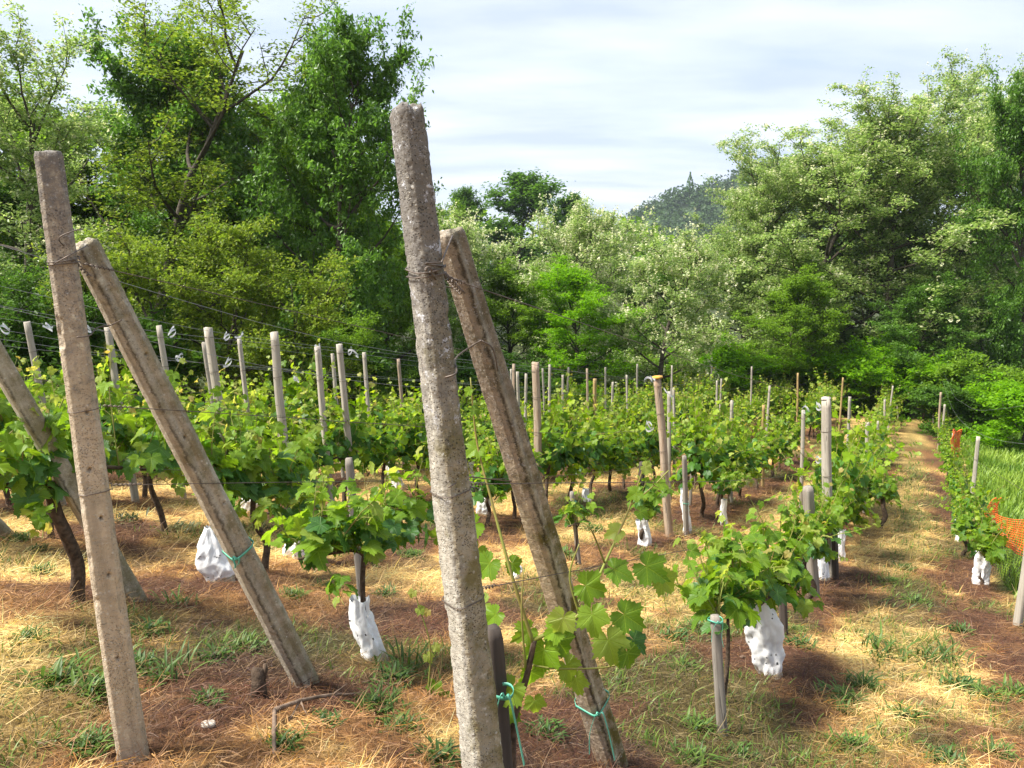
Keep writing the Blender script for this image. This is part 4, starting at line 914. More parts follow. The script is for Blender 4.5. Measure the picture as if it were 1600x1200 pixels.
near_vine(gp(1130, 1100), 'leafy vine spreading over the bare stake right of the central brace', 410, trunk_h=.50, arm=.34, nshoot=14, sh_len=.32, leafn=9, lsize=.13, r_tr=.012, width=.3)
near_vine(gp(1262, 945), 'grapevine between the perforated guard and the thick grey post', 406, trunk_h=.5, arm=.42, nshoot=22, sh_len=.5, leafn=10, lsize=.12)
near_vine(gp(1285, 905), 'grapevine wrapped round the thick grey post', 407, trunk_h=.5, arm=.42, nshoot=22, sh_len=.5, leafn=10, lsize=.12)
near_vine(gp(1315, 872), 'grapevine behind the thick grey post at the lane edge', 411, trunk_h=.5, arm=.42, nshoot=22, sh_len=.5, leafn=10, lsize=.12)
near_vine(gp(1375, 825), 'grapevine with a bent black trunk leaning into the straw lane', 412, trunk_h=.45, arm=.45, nshoot=20, sh_len=.5, leafn=10, lsize=.12, lean=.15, r_tr=.04)
near_vine(gp(1005, 852), 'small grapevine on a dark stake above a short white guard', 408, trunk_h=.45, arm=.25, nshoot=14, sh_len=.42, leafn=9, lsize=.13)
near_vine(gp(1533, 915), 'nearest grapevine of the right row above a crumpled white guard', 409, trunk_h=.35, arm=.4, nshoot=15, sh_len=.32, leafn=9, lsize=.12)
near_vine(gp(1505, 870), 'second grapevine of the right row behind the crumpled guard', 413, trunk_h=.35, arm=.4, nshoot=15, sh_len=.32, leafn=9, lsize=.12)
near_vine(gp(1130, 822), 'small grapevine between the brown post and the yellowish post', 414, trunk_h=.5, arm=.3, nshoot=16, sh_len=.4, leafn=9, lsize=.12)
near_vine(gp(900, 885), 'low grapevine on a thin stake right of the central brace', 415, trunk_h=.4, arm=.18, nshoot=7, sh_len=.3, leafn=7, lsize=.11, r_tr=.010)
# hand-shaped vine between the central post and its brace: three long shoots with big leaves
def shoot_vine():
    Yv = 2.02; t = thing('grapevine', 'young vine with long bare shoots and big leaves between the central post and its brace', 'grapevine', (0, 0, 0))
    wood = MB(); wood.add(*tube(spline([pt(800, 1240, Yv), pt(803, 1130, Yv), pt(822, 1060, Yv), pt(835, 1000, Yv)], 5), np.linspace(.012, .008, 16), 7)); link('trunk', wood.mesh('vine_trunk', M['bark'], True), t)
    sh = MB()
    for P, r in (([(835, 1010, Yv), (800, 900, Yv), (770, 790, Yv + .05), (745, 690, Yv + .1), (735, 590, Yv + .12)], .006), ([(835, 1000, Yv), (905, 960, Yv), (945, 880, Yv + .05), (985, 790, Yv + .1), (1008, 722, Yv + .12)], .006),
                 ([(822, 1050, Yv), (815, 960, Yv - .02), (818, 890, Yv)], .004), ([(905, 960, Yv), (890, 900, Yv), (905, 850, Yv)], .004), ([(945, 880, Yv + .05), (925, 830, Yv), (910, 815, Yv)], .003),
                 ([(835, 1040, Yv), (880, 1045, Yv), (960, 1040, Yv + .05), (985, 1010, Yv + .05)], .003), ([(985, 790, Yv + .1), (1020, 760, Yv + .1), (1045, 735, Yv + .1)], .002)):
        q = spline([pt(*p) for p in P], 6); sh.add(*tube(q, np.linspace(r, .0018, len(q)), 6))
    link('shoots', sh.mesh('vine_shoots', M['shoot'], True), t)
    # (u, v, dy, size, tip direction in degrees (0 = down), material)
    LS = [(850, 1015, 0, .135, -10, 'vine_leaf'), (800, 1075, -.05, .11, -40, 'vine_leaf_old'), (870, 1000, .05, .12, 40, 'vine_leaf'), (885, 1040, .02, .10, 30, 'vine_leaf'), (825, 985, .02, .09, -60, 'vine_leaf'), (830, 1050, .03, .10, 0, 'vine_leaf_old'),
          (915, 915, 0, .115, 70, 'vine_leaf'), (975, 960, .04, .12, 60, 'vine_leaf_old'), (950, 1000, 0, .13, 20, 'vine_leaf'), (990, 1000, .05, .09, 50, 'vine_leaf_old'), (925, 960, -.03, .11, 10, 'vine_leaf'), (960, 890, .06, .10, 75, 'vine_leaf'),
          (880, 965, -.05, .10, -20, 'vine_tip'), (870, 985, -.03, .08, -60, 'vine_tip'), (1010, 885, .08, .12, 60, 'vine_leaf'), (1035, 905, .1, .10, 45, 'vine_leaf'), (790, 1105, 0, .12, -20, 'vine_leaf'), (775, 960, .03, .08, -50, 'vine_leaf'),
          (765, 880, .05, .10, -45, 'vine_leaf'), (800, 880, .05, .07, 40, 'vine_tip'), (755, 945, .1, .10, -60, 'vine_leaf'), (745, 700, .1, .07, -60, 'vine_leaf'), (740, 640, .1, .045, 50, 'vine_tip'), (733, 610, .1, .035, -40, 'vine_tip'),
          (1008, 730, .1, .05, 60, 'vine_tip'), (995, 770, .1, .06, -60, 'vine_tip'), (1030, 755, .1, .05, 70, 'vine_tip'), (965, 830, .08, .07, -70, 'vine_tip'), (1000, 800, .08, .055, 60, 'vine_tip'), (740, 820, .1, .10, -60, 'vine_leaf'),
          (835, 1095, .03, .08, 10, 'vine_leaf'), (900, 1060, .03, .09, 10, 'vine_leaf_old'), (980, 1020, .0, .10, 20, 'vine_leaf_old'), (745, 860, .1, .09, -30, 'vine_leaf')]
    rs = np.random.default_rng(77)
    for k, (u, v, dy, s_, ang, m) in enumerate(LS):
        m = 'vine_leaf' if k % 3 else m
        p = pt(u, v, Yv + dy); a_ = math.radians(ang); yv = Vector((math.sin(a_), rs.uniform(-.5, .1), -math.cos(a_))).normalized(); nn = Vector((rs.normal(0, .35), -0.75, 0.75 + rs.normal(0, .25))); nn = (nn - yv * nn.dot(yv)).normalized(); xv = yv.cross(nn); s_ *= 1.02
        mt = Matrix(((xv.x * s_, yv.x * s_, nn.x * s_, p.x), (xv.y * s_, yv.y * s_, nn.y * s_, p.y), (xv.z * s_, yv.z * s_, nn.z * s_, p.z), (0, 0, 0, 1))); link('leaf', LEAF_ME[(m, k % 5)], t, mt)
shoot_vine()
def sapling():
    t = thing('vine_seedling', 'thin yellowing vine seedling left of the central post', 'seedling', gp(668, 1085)); b = Vector(t.location); sh = MB(); Y = b.y
    q = spline([pt(668, 1090, Y), pt(672, 1010, Y), pt(655, 950, Y), pt(648, 925, Y)], 5) - np.array(b); sh.add(*tube(q, np.linspace(.004, .0018, len(q)), 5)); link('shoots', sh.mesh('seedling_stem', M['shoot'], True), t)
    rs = np.random.default_rng(8)
    for k, (u, v, s_, m) in enumerate([(645, 925, .05, 'vine_tip'), (655, 952, .055, 'vine_tip'), (668, 955, .045, 'vine_tip'), (668, 1025, .06, 'vine_tip'), (680, 1010, .05, 'vine_tip'), (680, 1070, .09, 'vine_leaf'), (672, 1100, .08, 'vine_leaf'), (695, 1085, .07, 'vine_leaf')]):
        p = pt(u, v, Y) - b; a_ = rs.uniform(-1, 1); yv = Vector((math.sin(a_), -.3, -math.cos(a_))).normalized(); nn = Vector((0, -.7, .7)); nn = (nn - yv * nn.dot(yv)).normalized(); xv = yv.cross(nn)
        link('leaf', LEAF_ME[(m, k % 5)], t, Matrix(((xv.x * s_, yv.x * s_, nn.x * s_, p.x), (xv.y * s_, yv.y * s_, nn.y * s_, p.y), (xv.z * s_, yv.z * s_, nn.z * s_, p.z), (0, 0, 0, 1))))
sapling()

# ------------------------------------------------------------------ stakes
def stake(top, base, w, mat, label, seed=0, tie=None, rnd=False):
    b = on_ground(*base) if base[1] < 1200 else pt(base[0], base[1], base[2]); tp = pt(top[0], top[1], b.y); ax = (tp - b).normalized(); b0 = b - ax * .08; L = (tp - b0).length
    nz = 26; z = np.linspace(0, L, nz); n = 16; V = np.empty((nz, n, 3))
    for k in range(nz):
        s_ = sect(w, w * (.3 if rnd else .12), n); V[k, :, :2] = s_; V[k, :, 2] = z[k]
    V[..., :2] *= (1 + .09 * fbm(V * [40, 40, 8], seed, 2))[..., None]; V[..., :2] += (np.stack([vnoise(P3(z * 3, z * 0), seed), vnoise(P3(z * 3, z * 0), seed + 1)], -1) * .005)[:, None]
    V[-1, :, :2] *= .82; V_ = V.reshape(-1, 3); i_, j_ = np.meshgrid(np.arange(nz - 1), np.arange(n), indexing='ij'); j2 = (j_ + 1) % n
    Q_ = np.stack([i_ * n + j_, i_ * n + j2, (i_ + 1) * n + j2, (i_ + 1) * n + j_], -1).reshape(-1, 4); V_ = np.vstack([V_, V[-1].mean(0)[None]]); a_ = np.arange(n)
    me = mesh_np('stake', V_, [Q_, np.stack([(nz - 1) * n + a_, (nz - 1) * n + (a_ + 1) % n, np.full(n, len(V_) - 1)], -1)], [M[mat]])
    link('wooden_stake', me, mat4=axis_matrix(b0, tp, .6 + seed), label=label, cat='stake')
    if tie: ribbon_tie(b0 + ax * (L * tie[0]), w * .75, tie[1], seed)
    return b, tp
def ribbon_tie(c, r, label, seed, tail=.10, wdt=.008, axis_=None, loop=None):
    rs = np.random.default_rng(seed + 5); mb = MB()
    def strip(P, wd, up=(0, 0, 1)):
        P = np.asarray(P, float); T = np.gradient(P, axis=0); T /= np.linalg.norm(T, axis=1)[:, None] + 1e-9
        S = np.cross(T, np.cross(T, np.array(up) + 0.01)); S /= np.linalg.norm(S, axis=1)[:, None] + 1e-9
        N = np.cross(T, S) * .0006
        V = np.stack([P - S * wd / 2 + N, P + S * wd / 2 + N, P + S * wd / 2 - N, P - S * wd / 2 - N], 1).reshape(-1, 3); n = len(P)
        F = []
        for k in range(n - 1):
            for m in range(4): F.append([k * 4 + m, k * 4 + (m + 1) % 4, (k + 1) * 4 + (m + 1) % 4, (k + 1) * 4 + m])
        mb.add(V, np.array(F))
    c = np.array(c)
    if loop is None: a_ = np.linspace(0, 6.4, 20); lp = c + np.stack([np.cos(a_) * r, np.sin(a_) * r, .004 * np.sin(a_ * 2)], -1)
    else: lp = loop
    strip(lp, wdt)
    k = c + np.array([r * .3, -r * .95, 0]) if loop is None else np.array(loop[0])
    for sg in (-1, 1):
        e_ = k + np.array([sg * tail * .25 + rs.normal(0, .01), -.01, -tail * rs.uniform(.7, 1.1)]); strip(spline([k, k + [sg * .012, -.012, .012], (k + e_) / 2 + rs.normal(0, .006, 3), e_], 4), wdt * .9, (0.4, 1, 0))
    link('ribbon_tie', mb.mesh('ribbon_tie', M['tie']), label=label, cat='tie')
stake((545, 716), (566, 950), .045, 'stake', 'grey stake rising out of the bright young vine between the big posts', 1)
stake((436, 660), (449, 808), .042, 'stake', 'grey stake left of the bright young vine', 2)
stake((769, 980), (797, 1330, 1.98), .044, 'stake_dark', 'blackened square stake beside the foot of the central post', 3)
stake((1117, 962), (1130, 1145), .042, 'stake', 'bare grey stake standing free right of the central brace', 4, (.97, 'green ribbon at the top of the bare grey stake'))
stake((1219, 868), (1226, 992), .050, 'stake_dark', 'dark stake right of the perforated white guard', 5, (.80, 'pale green ribbon on the dark stake by the perforated guard'))
stake((1262, 760), (1272, 932), .075, 'stake', 'thick grey stake with a mossy foot in front of the thick post', 6, (.5, 'green ribbon on the thick mossy stake'))
stake((894, 768), (905, 884), .040, 'stake', 'thin grey stake standing alone above the grass in the middle', 7, (.88, 'green ribbon near the top of the thin stake in the middle'), True)
stake((1003, 722), (1006, 848), .052, 'stake_dark', 'dark stake above the short white guard', 8)
stake((1069, 712), (1073, 836), .050, 'stake', 'pale stake above the tall narrow guard', 9, (.45, 'green ribbon tied above the tall narrow guard'))
stake((1083, 700), (1078, 790), .045, 'stake', 'leaning grey stake behind the tall narrow guard', 10)
stake((1303, 800), (1306, 905), .05, 'stake_dark', 'dark stake close to the thick grey post', 11)
stake((328, 722), (333, 800), .040, 'stake', 'short grey stake seen through behind the left brace', 12)

# ------------------------------------------------------------------ white perforated guards round the vines
def guard(top, bot, w_top, w_bot, label, seed, bulge=0.0, squash=.75, nh=22):
    b = on_ground(*bot); Y = b.y; tp = pt(top[0], top[1], Y); rs = np.random.default_rng(seed)
    r0 = w_bot * .86 / 1200 * Y / 2; r1 = w_top * .86 / 1200 * Y / 2; L = max((tp - b).length, .02); n, nz = 54, 60
    z = np.linspace(0, 1, nz)[:, None]; a_ = np.linspace(0, 2 * math.pi, n, endpoint=False)[None]
    R = r0 + (r1 - r0) * z + bulge / 1200 * Y * np.sin(np.pi * z) / 2
    V = np.stack([np.cos(a_) * R, np.sin(a_) * R * squash, z * L + 0 * a_], -1)
    U = np.stack([np.cos(a_) * .10 + 0 * z, np.sin(a_) * .10 + 0 * z, z * L * .62 + 0 * a_], -1); U = U + .010 * np.stack([vnoise(U * 30, seed + q) for q in (1, 2, 3)], -1); d = 0
    for q, (fq, am) in enumerate(((14, .13), (27, .11), (52, .085))):
        A = np.linalg.qr(rs.normal(0, 1, (3, 3)))[0]; d = d + am * lnoise(U @ A * fq, seed + q)
    d = d * 1.15 + .10 * np.sin(a_ * 3 + seed + 2.5 * vnoise(U * 12, seed + 9)) + .05 * np.sin(a_ * 7 + seed * 2 + 3 * vnoise(U * 14, seed + 8))
    V[..., 0] *= 1 + d; V[..., 1] *= 1 + d; V[-1, :, 2] += .012 * np.sin(a_[0] * 3 + seed) ; V[0:3, :, 2] -= np.array([.045, .025, .010])[:, None]
    V[..., 0] += .012 * np.sin(z * 5 + seed)
    i_, j_ = np.meshgrid(np.arange(nz - 1), np.arange(n), indexing='ij'); j2 = (j_ + 1) % n
    F = np.stack([i_ * n + j_, i_ * n + j2, (i_ + 1) * n + j2, (i_ + 1) * n + j_], -1)
    keep = np.ones((nz - 1, n), bool)
    for _ in range(nh):
        p, q = rs.integers(4, nz - 6), rs.integers(0, n); hh = max(1, int(round(.009 / (L / nz)))); ww = max(1, int(round(.009 / (2 * math.pi * max(r0, .01) / n))))
        for e1 in range(min(hh, 5)):
            for e2 in range(min(ww, 4)): keep[min(p + e1, nz - 2), (q + e2) % n] = False
    me = mesh_np('vine_guard', V.reshape(-1, 3), [F[keep]], [M['bag'], M['bag_dirty']], smooth_=False)
    mi = np.repeat(np.arange(nz - 1)[:, None], n, 1)[keep] < 4; me.polygons.foreach_set('material_index', mi.astype(np.int32))
    ax = (tp - b).normalized(); return link('vine_guard', me, mat4=axis_matrix(b, tp, 0), label=label, cat='vine guard')
guard((563, 936), (580, 1028), 40, 46, 'crumpled white film guard at the foot of the grey stake between the big posts', 1)
guard((322, 824), (342, 906), 10, 52, 'pointed white film guard with black holes left of the left brace', 2, bulge=20)
guard((462, 836), (466, 872), 30, 40, 'small crumpled white guard under the leaves right of the left brace', 3, bulge=8)
guard((408, 752), (392, 800), 34, 30, 'torn white guard hanging at an angle behind the left brace', 4, bulge=8)
guard((1180, 938), (1208, 1054), 52, 44, 'large white perforated film guard with folds on the right', 5, bulge=14, nh=34)
guard((1004, 812), (1008, 853), 20, 24, 'short white guard at the foot of the dark stake', 6)
guard((1070, 764), (1073, 834), 12, 15, 'tall narrow white guard on the pale stake right of the brown post', 7)
guard((1281, 838), (1286, 906), 20, 22, 'white guard between the mossy stake and the thick grey post', 8)
guard((1313, 828), (1314, 876), 14, 16, 'white guard just right of the thick grey post', 9)
guard((1534, 856), (1534, 914), 34, 28, 'crumpled white guard at the near end of the right row', 10)
guard((757, 748), (757, 804), 27, 24, 'white rectangular guard seen between the central post and its brace', 11)
guard((738, 722), (741, 770), 12, 14, 'narrow white guard beside the rectangular one behind the central brace', 12)
guard((603, 712), (622, 764), 14, 24, 'slanting white guard behind the bright young vine', 13)
guard((915, 764), (917, 784), 14, 16, 'small white guard below the third row in the middle', 14)
guard((1130, 780), (1132, 822), 10, 12, 'thin white guard between the brown and the yellowish post', 15)
guard((1143, 708), (1144, 745), 10, 12, 'small distant white guard below the pale slim post', 16)
guard((808, 884), (808, 903), 14, 16, 'white scrap of guard right behind the central brace', 17)
guard((454, 688), (457, 726), 18, 18, 'white guard in the leaves behind the left grey stake', 18)
guard((1500, 808), (1497, 846), 12, 12, 'small white guard further up the right row', 19)
guard((1202, 688), (1202, 712), 8, 8, 'tiny white guard in the far row above the yellowish post', 20)

# ------------------------------------------------------------------ wires
def wire(P, label, r=.0014, mat='wire', name='trellis_wire', sag=True, n=8, group=None):
    mb = MB(); q = spline([np.array(p) for p in P], n); mb.add(*tube(q, r, 5, False)); return link(name, mb.mesh(name, M[mat], True), label=label, cat='wire', group=group)
def ring_on(H, z, off=.0035, tilt=.01, turns=1.0, ph=0.0):          # loop round a big post, in world space
    MX, L, w0, w1, sink = H; zz = z + sink; wk = (w0 + (w1 - w0) * zz / L) + 2 * off; s_ = sect(wk, .014, 40); k = int(40 * turns); P = []
    for i_ in range(k + 1):
        j_ = (i_ + int(ph * 40)) % 40; P.append(MX @ Vector((s_[j_, 0], s_[j_, 1], zz + tilt * math.sin(i_ / 40 * 6.28) + .004 * i_ / 40)))
    return np.array(P)
def hgt(H, v):                                                      # height along a post whose axis projects to image row v
    MX, L, w0, w1, sink = H; best = min(np.linspace(0, L, 400), key=lambda q: abs(600 - F_PX * ((p := MX @ Vector((0, 0, q))).y * sP + p.z * cP) / (p.y * cP - p.z * sP) - v)); return best - sink
def add_wires(label, paths, r=.0015, mat='wire', cat='wire', name='tie_wire'):
    mb = MB()
    for P in paths: mb.add(*tube(P, r, 5, True))
    link(name, mb.mesh(name, M[mat], True), label=label, cat=cat)
def twist(a_, b, rad=.004, turns=6, n=60):
    a_, b = np.array(a_), np.array(b); d = unit(b - a_); x = unit(np.cross(d, [0, 0, 1])); y = np.cross(d, x); t = np.linspace(0, 1, n)[:, None]; return a_ + (b - a_) * t + rad * (x * np.cos(t * turns * 6.28) + y * np.sin(t * turns * 6.28))
r1 = ring_on(H_c, hgt(H_c, 420), tilt=.012); add_wires('twisted tie wire holding the central post to its brace', [
    r1, spline([pt(690, 410, 1.68), pt(700, 385, 1.78), pt(707, 368, 1.86)], 6), spline([r1[0], pt(665, 412, 1.66), pt(690, 410, 1.68)], 6), twist(pt(664, 418, 1.665), pt(712, 440, 1.80), .005, 7), twist(pt(690, 425, 1.75), pt(722, 458, 1.9), .006, 9), spline([pt(672, 425, 1.67), pt(690, 445, 1.74), pt(706, 450, 1.82)], 5)], .0019)
r2 = ring_on(H_l, hgt(H_l, 405), tilt=.008); add_wires('tie wire looped round the left post and the head of its brace', [
    r2, spline([r2[8], pt(92, 375, Bl.y - .07), pt(112, 362, Bl.y - .06), pt(130, 358, Bl.y - .02)], 6), spline([pt(85, 412, Bl.y - .07), pt(110, 398, Bl.y - .06), pt(134, 385, Bl.y + .03)], 5), twist(pt(112, 405, Bl.y - .04), pt(140, 432, Bl.y + .04), .004, 6)], .0018)
add_wires('short wire link between left post and brace at breast height', [spline([pt(120, 527, Bl.y - .07), pt(140, 524, Bl.y - .04), pt(152, 512, Bl.y + .02), pt(172, 508, Bl.y + .1), pt(190, 500, Bl.y + .06)], 6)], .002)
add_wires('short wire link between central post and brace below the top', [spline([pt(695, 590, 1.67), pt(713, 582, 1.68), pt(712, 560, 1.8), pt(735, 542, 1.95), pt(752, 532, 1.93)], 6), spline([pt(752, 532, 1.95), pt(770, 545, 1.96), pt(778, 580, 1.98)], 4)], .0022)
def to_world(p): return np.array(p)
# row wires, anchored on big posts and running down the row
def row_line(k, s, h): x, y = row_point(ROW_P[k], s); return np.array([x, y, gz(x, y) + h])
for H, k, vs_, hs, nm in ((H_c, 0, (430, 765, 935), (1.86, 1.10, .62), 'central post'), (H_l, -1, (412, 640, 765), (1.83, 1.3, .9), 'left post')):
    for v_, h_, pos in zip(vs_, hs, ('top', 'middle', 'lower')):
        z_ = hgt(H, v_); rg = ring_on(H, z_, tilt=.004)
        start = np.array(H[0] @ Vector((0, 0, z_ + H[4]))) + np.array([RD[0], RD[1], 0]) * .055; e1 = row_line(k, 8.45 if k == 0 else 8.25, h_)
        mid = (start * .5 + e1 * .5) + np.array([0, 0, -.06]); P = [start, mid, e1] + [row_line(k, s, h_) for s in (12, 16, 20, 25, 30)]
        q = spline(P, 8); add_wires(f'{pos} trellis wire running away from the {nm}', [rg, q, twist(start, start + unit(mid - start) * .10, .004, 6)], .0014, name='trellis_wire')
mx_ = ring_on(H_c, hgt(H_c, 765)); add_wires('loose doubled wire twisted between central post and brace', [spline([pt(700, 762, 1.68), pt(730, 746, 1.75), pt(760, 748, 1.95), pt(800, 752, 2.15)], 6), twist(pt(715, 765, 1.70), pt(745, 765, 1.78), .005, 5), spline([pt(728, 768, 1.74), pt(722, 790, 1.75), pt(712, 808, 1.74)], 4)], .0017)
for k, desc in ((-2, 'left post row'), (-3, 'third row'), (-4, 'fourth dense row'), (-5, 'outermost left row'), (1, 'right row by the meadow')):
    for h_, pos in ((.75, 'lowest'), (1.2, 'lower'), (1.55, 'upper'), (1.86, 'topmost')):
        P = [row_line(k, s, h_ + .01 * math.sin(s * 3 + h_ * 9)) for s in np.arange(1.5 if k < 0 else 6.0, 31, 3.2)]; wire(P, f'{pos} wire of the {desc}', .0015 if k > -4 else .002, 'wire_new' if h_ > 1.5 else 'wire', n=4)
# silver ribbons fluttering on the wires
def curl(c, label, seed, s_=.05):
    rs = np.random.default_rng(seed); t = np.linspace(0, 1, 22); a_ = t * rs.uniform(6, 10) + seed; P = np.stack([np.cos(a_) * s_ * (.4 + .5 * t) + rs.normal(0, .2) * s_ * t * 3, np.sin(a_) * s_ * .7, np.sin(a_ * 1.3) * s_ * .6 - t * s_ * .8], -1)
    V = np.stack([P + [0, 0, .011], P - [0, 0.002, .011]], 1).reshape(-1, 3); k = (np.arange(21) * 2)[:, None]; F = np.concatenate([k + [0, 1, 3, 2]], 0)
    link('silver_ribbon', mesh_np('silver_ribbon', V, [F], [M['ribbon']]), mat4=Matrix.Translation(c), label=label, cat='ribbon', group='silver ribbons on the trellis wires')
rib = [(268, 515, 'curl between the left brace and the thick left post'), (352, 523, 'curl right of the thick left post'), (357, 562, 'lower curl right of the thick left post'), (381, 520, 'curl at the thin grey trellis post'), (281, 556, 'curl low on the wire by the pale slim post'),
       (498, 540, 'curl on top of the ribbon post'), (545, 547, 'curl right of the tall grey trellis post'), (462, 590, 'curl below the ribbon post'), (79, 507, 'curl near the leftmost slim post'), (137, 510, 'curl left of the brace head'), (10, 510, 'curl at the left edge'),
       (788, 577, 'curl left of the middle cluster of posts'), (1040, 608, 'curl on the pale post beside the orange topped one'), (1022, 590, 'curl left of the orange topped post'), (1262, 636, 'curl beside the thick grey post'), (1278, 632, 'small curl touching the thick grey post'), (1013, 662, 'curl on the wire at the brown post'), (1278, 716, 'curl low at the thick grey post')]
for q, (u, v, d_) in enumerate(rib):
    c = pt(u, v, 11.0 if 1260 < u < 1270 or 780 < u < 1000 else 8.3); curl(c, 'silver ribbon ' + d_, q, .042 if q % 2 else .06)

# green ribbons on the two braces
def brace_tie(H, v, label, seed, tail):
    z_ = hgt(H, v); lp = ring_on(H, z_, off=.004, tilt=.012); k = min(range(len(lp)), key=lambda q: lp[q][1] - lp[q][0] * .6); lp = np.vstack([lp[k:-1], lp[:k + 1]])
    ribbon_tie(lp[0], .05, label, seed, tail, .009, loop=lp)
brace_tie(H_cs, 1092, 'bright green ribbon knotted round the mossy central brace', 1, .17)
brace_tie(H_ls, 855, 'green ribbon tied round the pale left brace', 2, .03)
c_ = pt(783, 1080, 1.93); ribbon_tie(c_, .034, 'long green ribbon hanging from the blackened stake', 3, .22, .010)

# ------------------------------------------------------------------ netting on the right row
def net(p, q, h0, h1, nx_, nz_, mat, label, seed, r=.0016, wob=.03):
    mb = MB(); p, q = np.array(p, float), np.array(q, float); rs = np.random.default_rng(seed)
    def S(u_, v_):
        b_ = p + (q - p) * u_; z = gz(b_[0], b_[1]) + h0 + (h1 - h0) * v_; o_ = wob * vnoise(np.array([u_ * 5., v_ * 3., seed]), seed) * 1.5; return np.array([b_[0] + RD[1] * o_, b_[1] - RD[0] * o_, z + .03 * math.sin(u_ * 9 + seed) * v_])
    for k in range(nx_ + 1): mb.add(*tube([S(k / nx_, t) for t in np.linspace(0, 1, 8)], r, 3, False))
    for k in range(nz_ + 1): mb.add(*tube([S(t, k / nz_) for t in np.linspace(0, 1, 14)], r, 3, False))
    link('plastic_net', mb.mesh('plastic_net', M[mat], False), label=label, cat='netting')
def rp(u, v): b_ = on_ground(u, v); return (b_.x, b_.y)
pA, pB = rp(1575, 960), rp(1540, 905)
n0 = on_ground(1600, 960); n1 = on_ground(1548, 900)
net((n0.x + .25, n0.y - .1), (n1.x, n1.y), .02, .42, 34, 14, 'net_black', 'black fine netting strung low beside the right edge post', 2, .0022)
net((n0.x + .3, n0.y - .05), (n1.x + .10, n1.y + .1), .38, .72, 30, 14, 'net_orange', 'orange plastic netting above the black netting at the right edge', 3, .0046)
o0 = on_ground(1548, 850); net((o0.x - .1, o0.y), (o0.x + .25, o0.y + .3), .30, .62, 12, 10, 'net_orange', 'torn scrap of orange net at the grey post by the meadow', 4, .006)
o0 = on_ground(1487, 756); o1 = on_ground(1478, 738); net((o0.x - .06, o0.y), (o0.x + .12, o0.y + .1), .55, 1.15, 8, 18, 'net_orange', 'small orange net piece hanging at the greenish grey post', 5, .010)

# ------------------------------------------------------------------ weeds and small things on the ground
def weed_mesh(seed, n=46, L=.13, W=.022, col=((.035, .085, .02), (.10, .19, .03)), up=1.0, narrow=False):
    rs = np.random.default_rng(seed); V = []; F = []; C = []
    for k in range(n):
        az = rs.random() * 6.283; el = rs.uniform(.25, 1.3) * up; l = L * rs.uniform(.5, 1.2); w_ = W * rs.uniform(.6, 1.2); b0 = rs.normal(0, L * .42, 3) * [1, 1, .0]; c = np.array(col[0]) + (np.array(col[1]) - col[0]) * rs.random()
        P = [b0]; e_ = el
        for m in range(4): P.append(P[-1] + l / 4 * np.array([math.cos(az) * math.cos(e_), math.sin(az) * math.cos(e_), math.sin(e_)])); e_ -= rs.uniform(.05, .45)
        sd = np.array([-math.sin(az), math.cos(az), 0]); ws = [.25, .8, 1, .7, .05]
        o_ = len(V)
        for p_, ww in zip(P, ws): V += [p_ - sd * w_ * ww / 2 + [0, 0, w_ * .2 * ww], p_, p_ + sd * w_ * ww / 2 + [0, 0, w_ * .2 * ww]]; C += [c] * 3
        for m in range(4): a_ = o_ + m * 3; F += [[a_, a_ + 1, a_ + 4, a_ + 3], [a_ + 1, a_ + 2, a_ + 5, a_ + 4]]
    return mesh_np('weed', V, [F], [M['grass']], smooth_=True, col=np.array(C))
WE = [weed_mesh(1, 110, .105, .013, ((.04, .09, .015), (.13, .22, .03))), weed_mesh(2, 100, .085, .011), weed_mesh(3, 170, .075, .008, ((.05, .11, .02), (.16, .25, .04))), weed_mesh(4, 60, .13, .011, ((.04, .09, .02), (.12, .20, .03)), 1.3), weed_mesh(5, 60, .10, .016, ((.07, .08, .03), (.16, .18, .07)))]
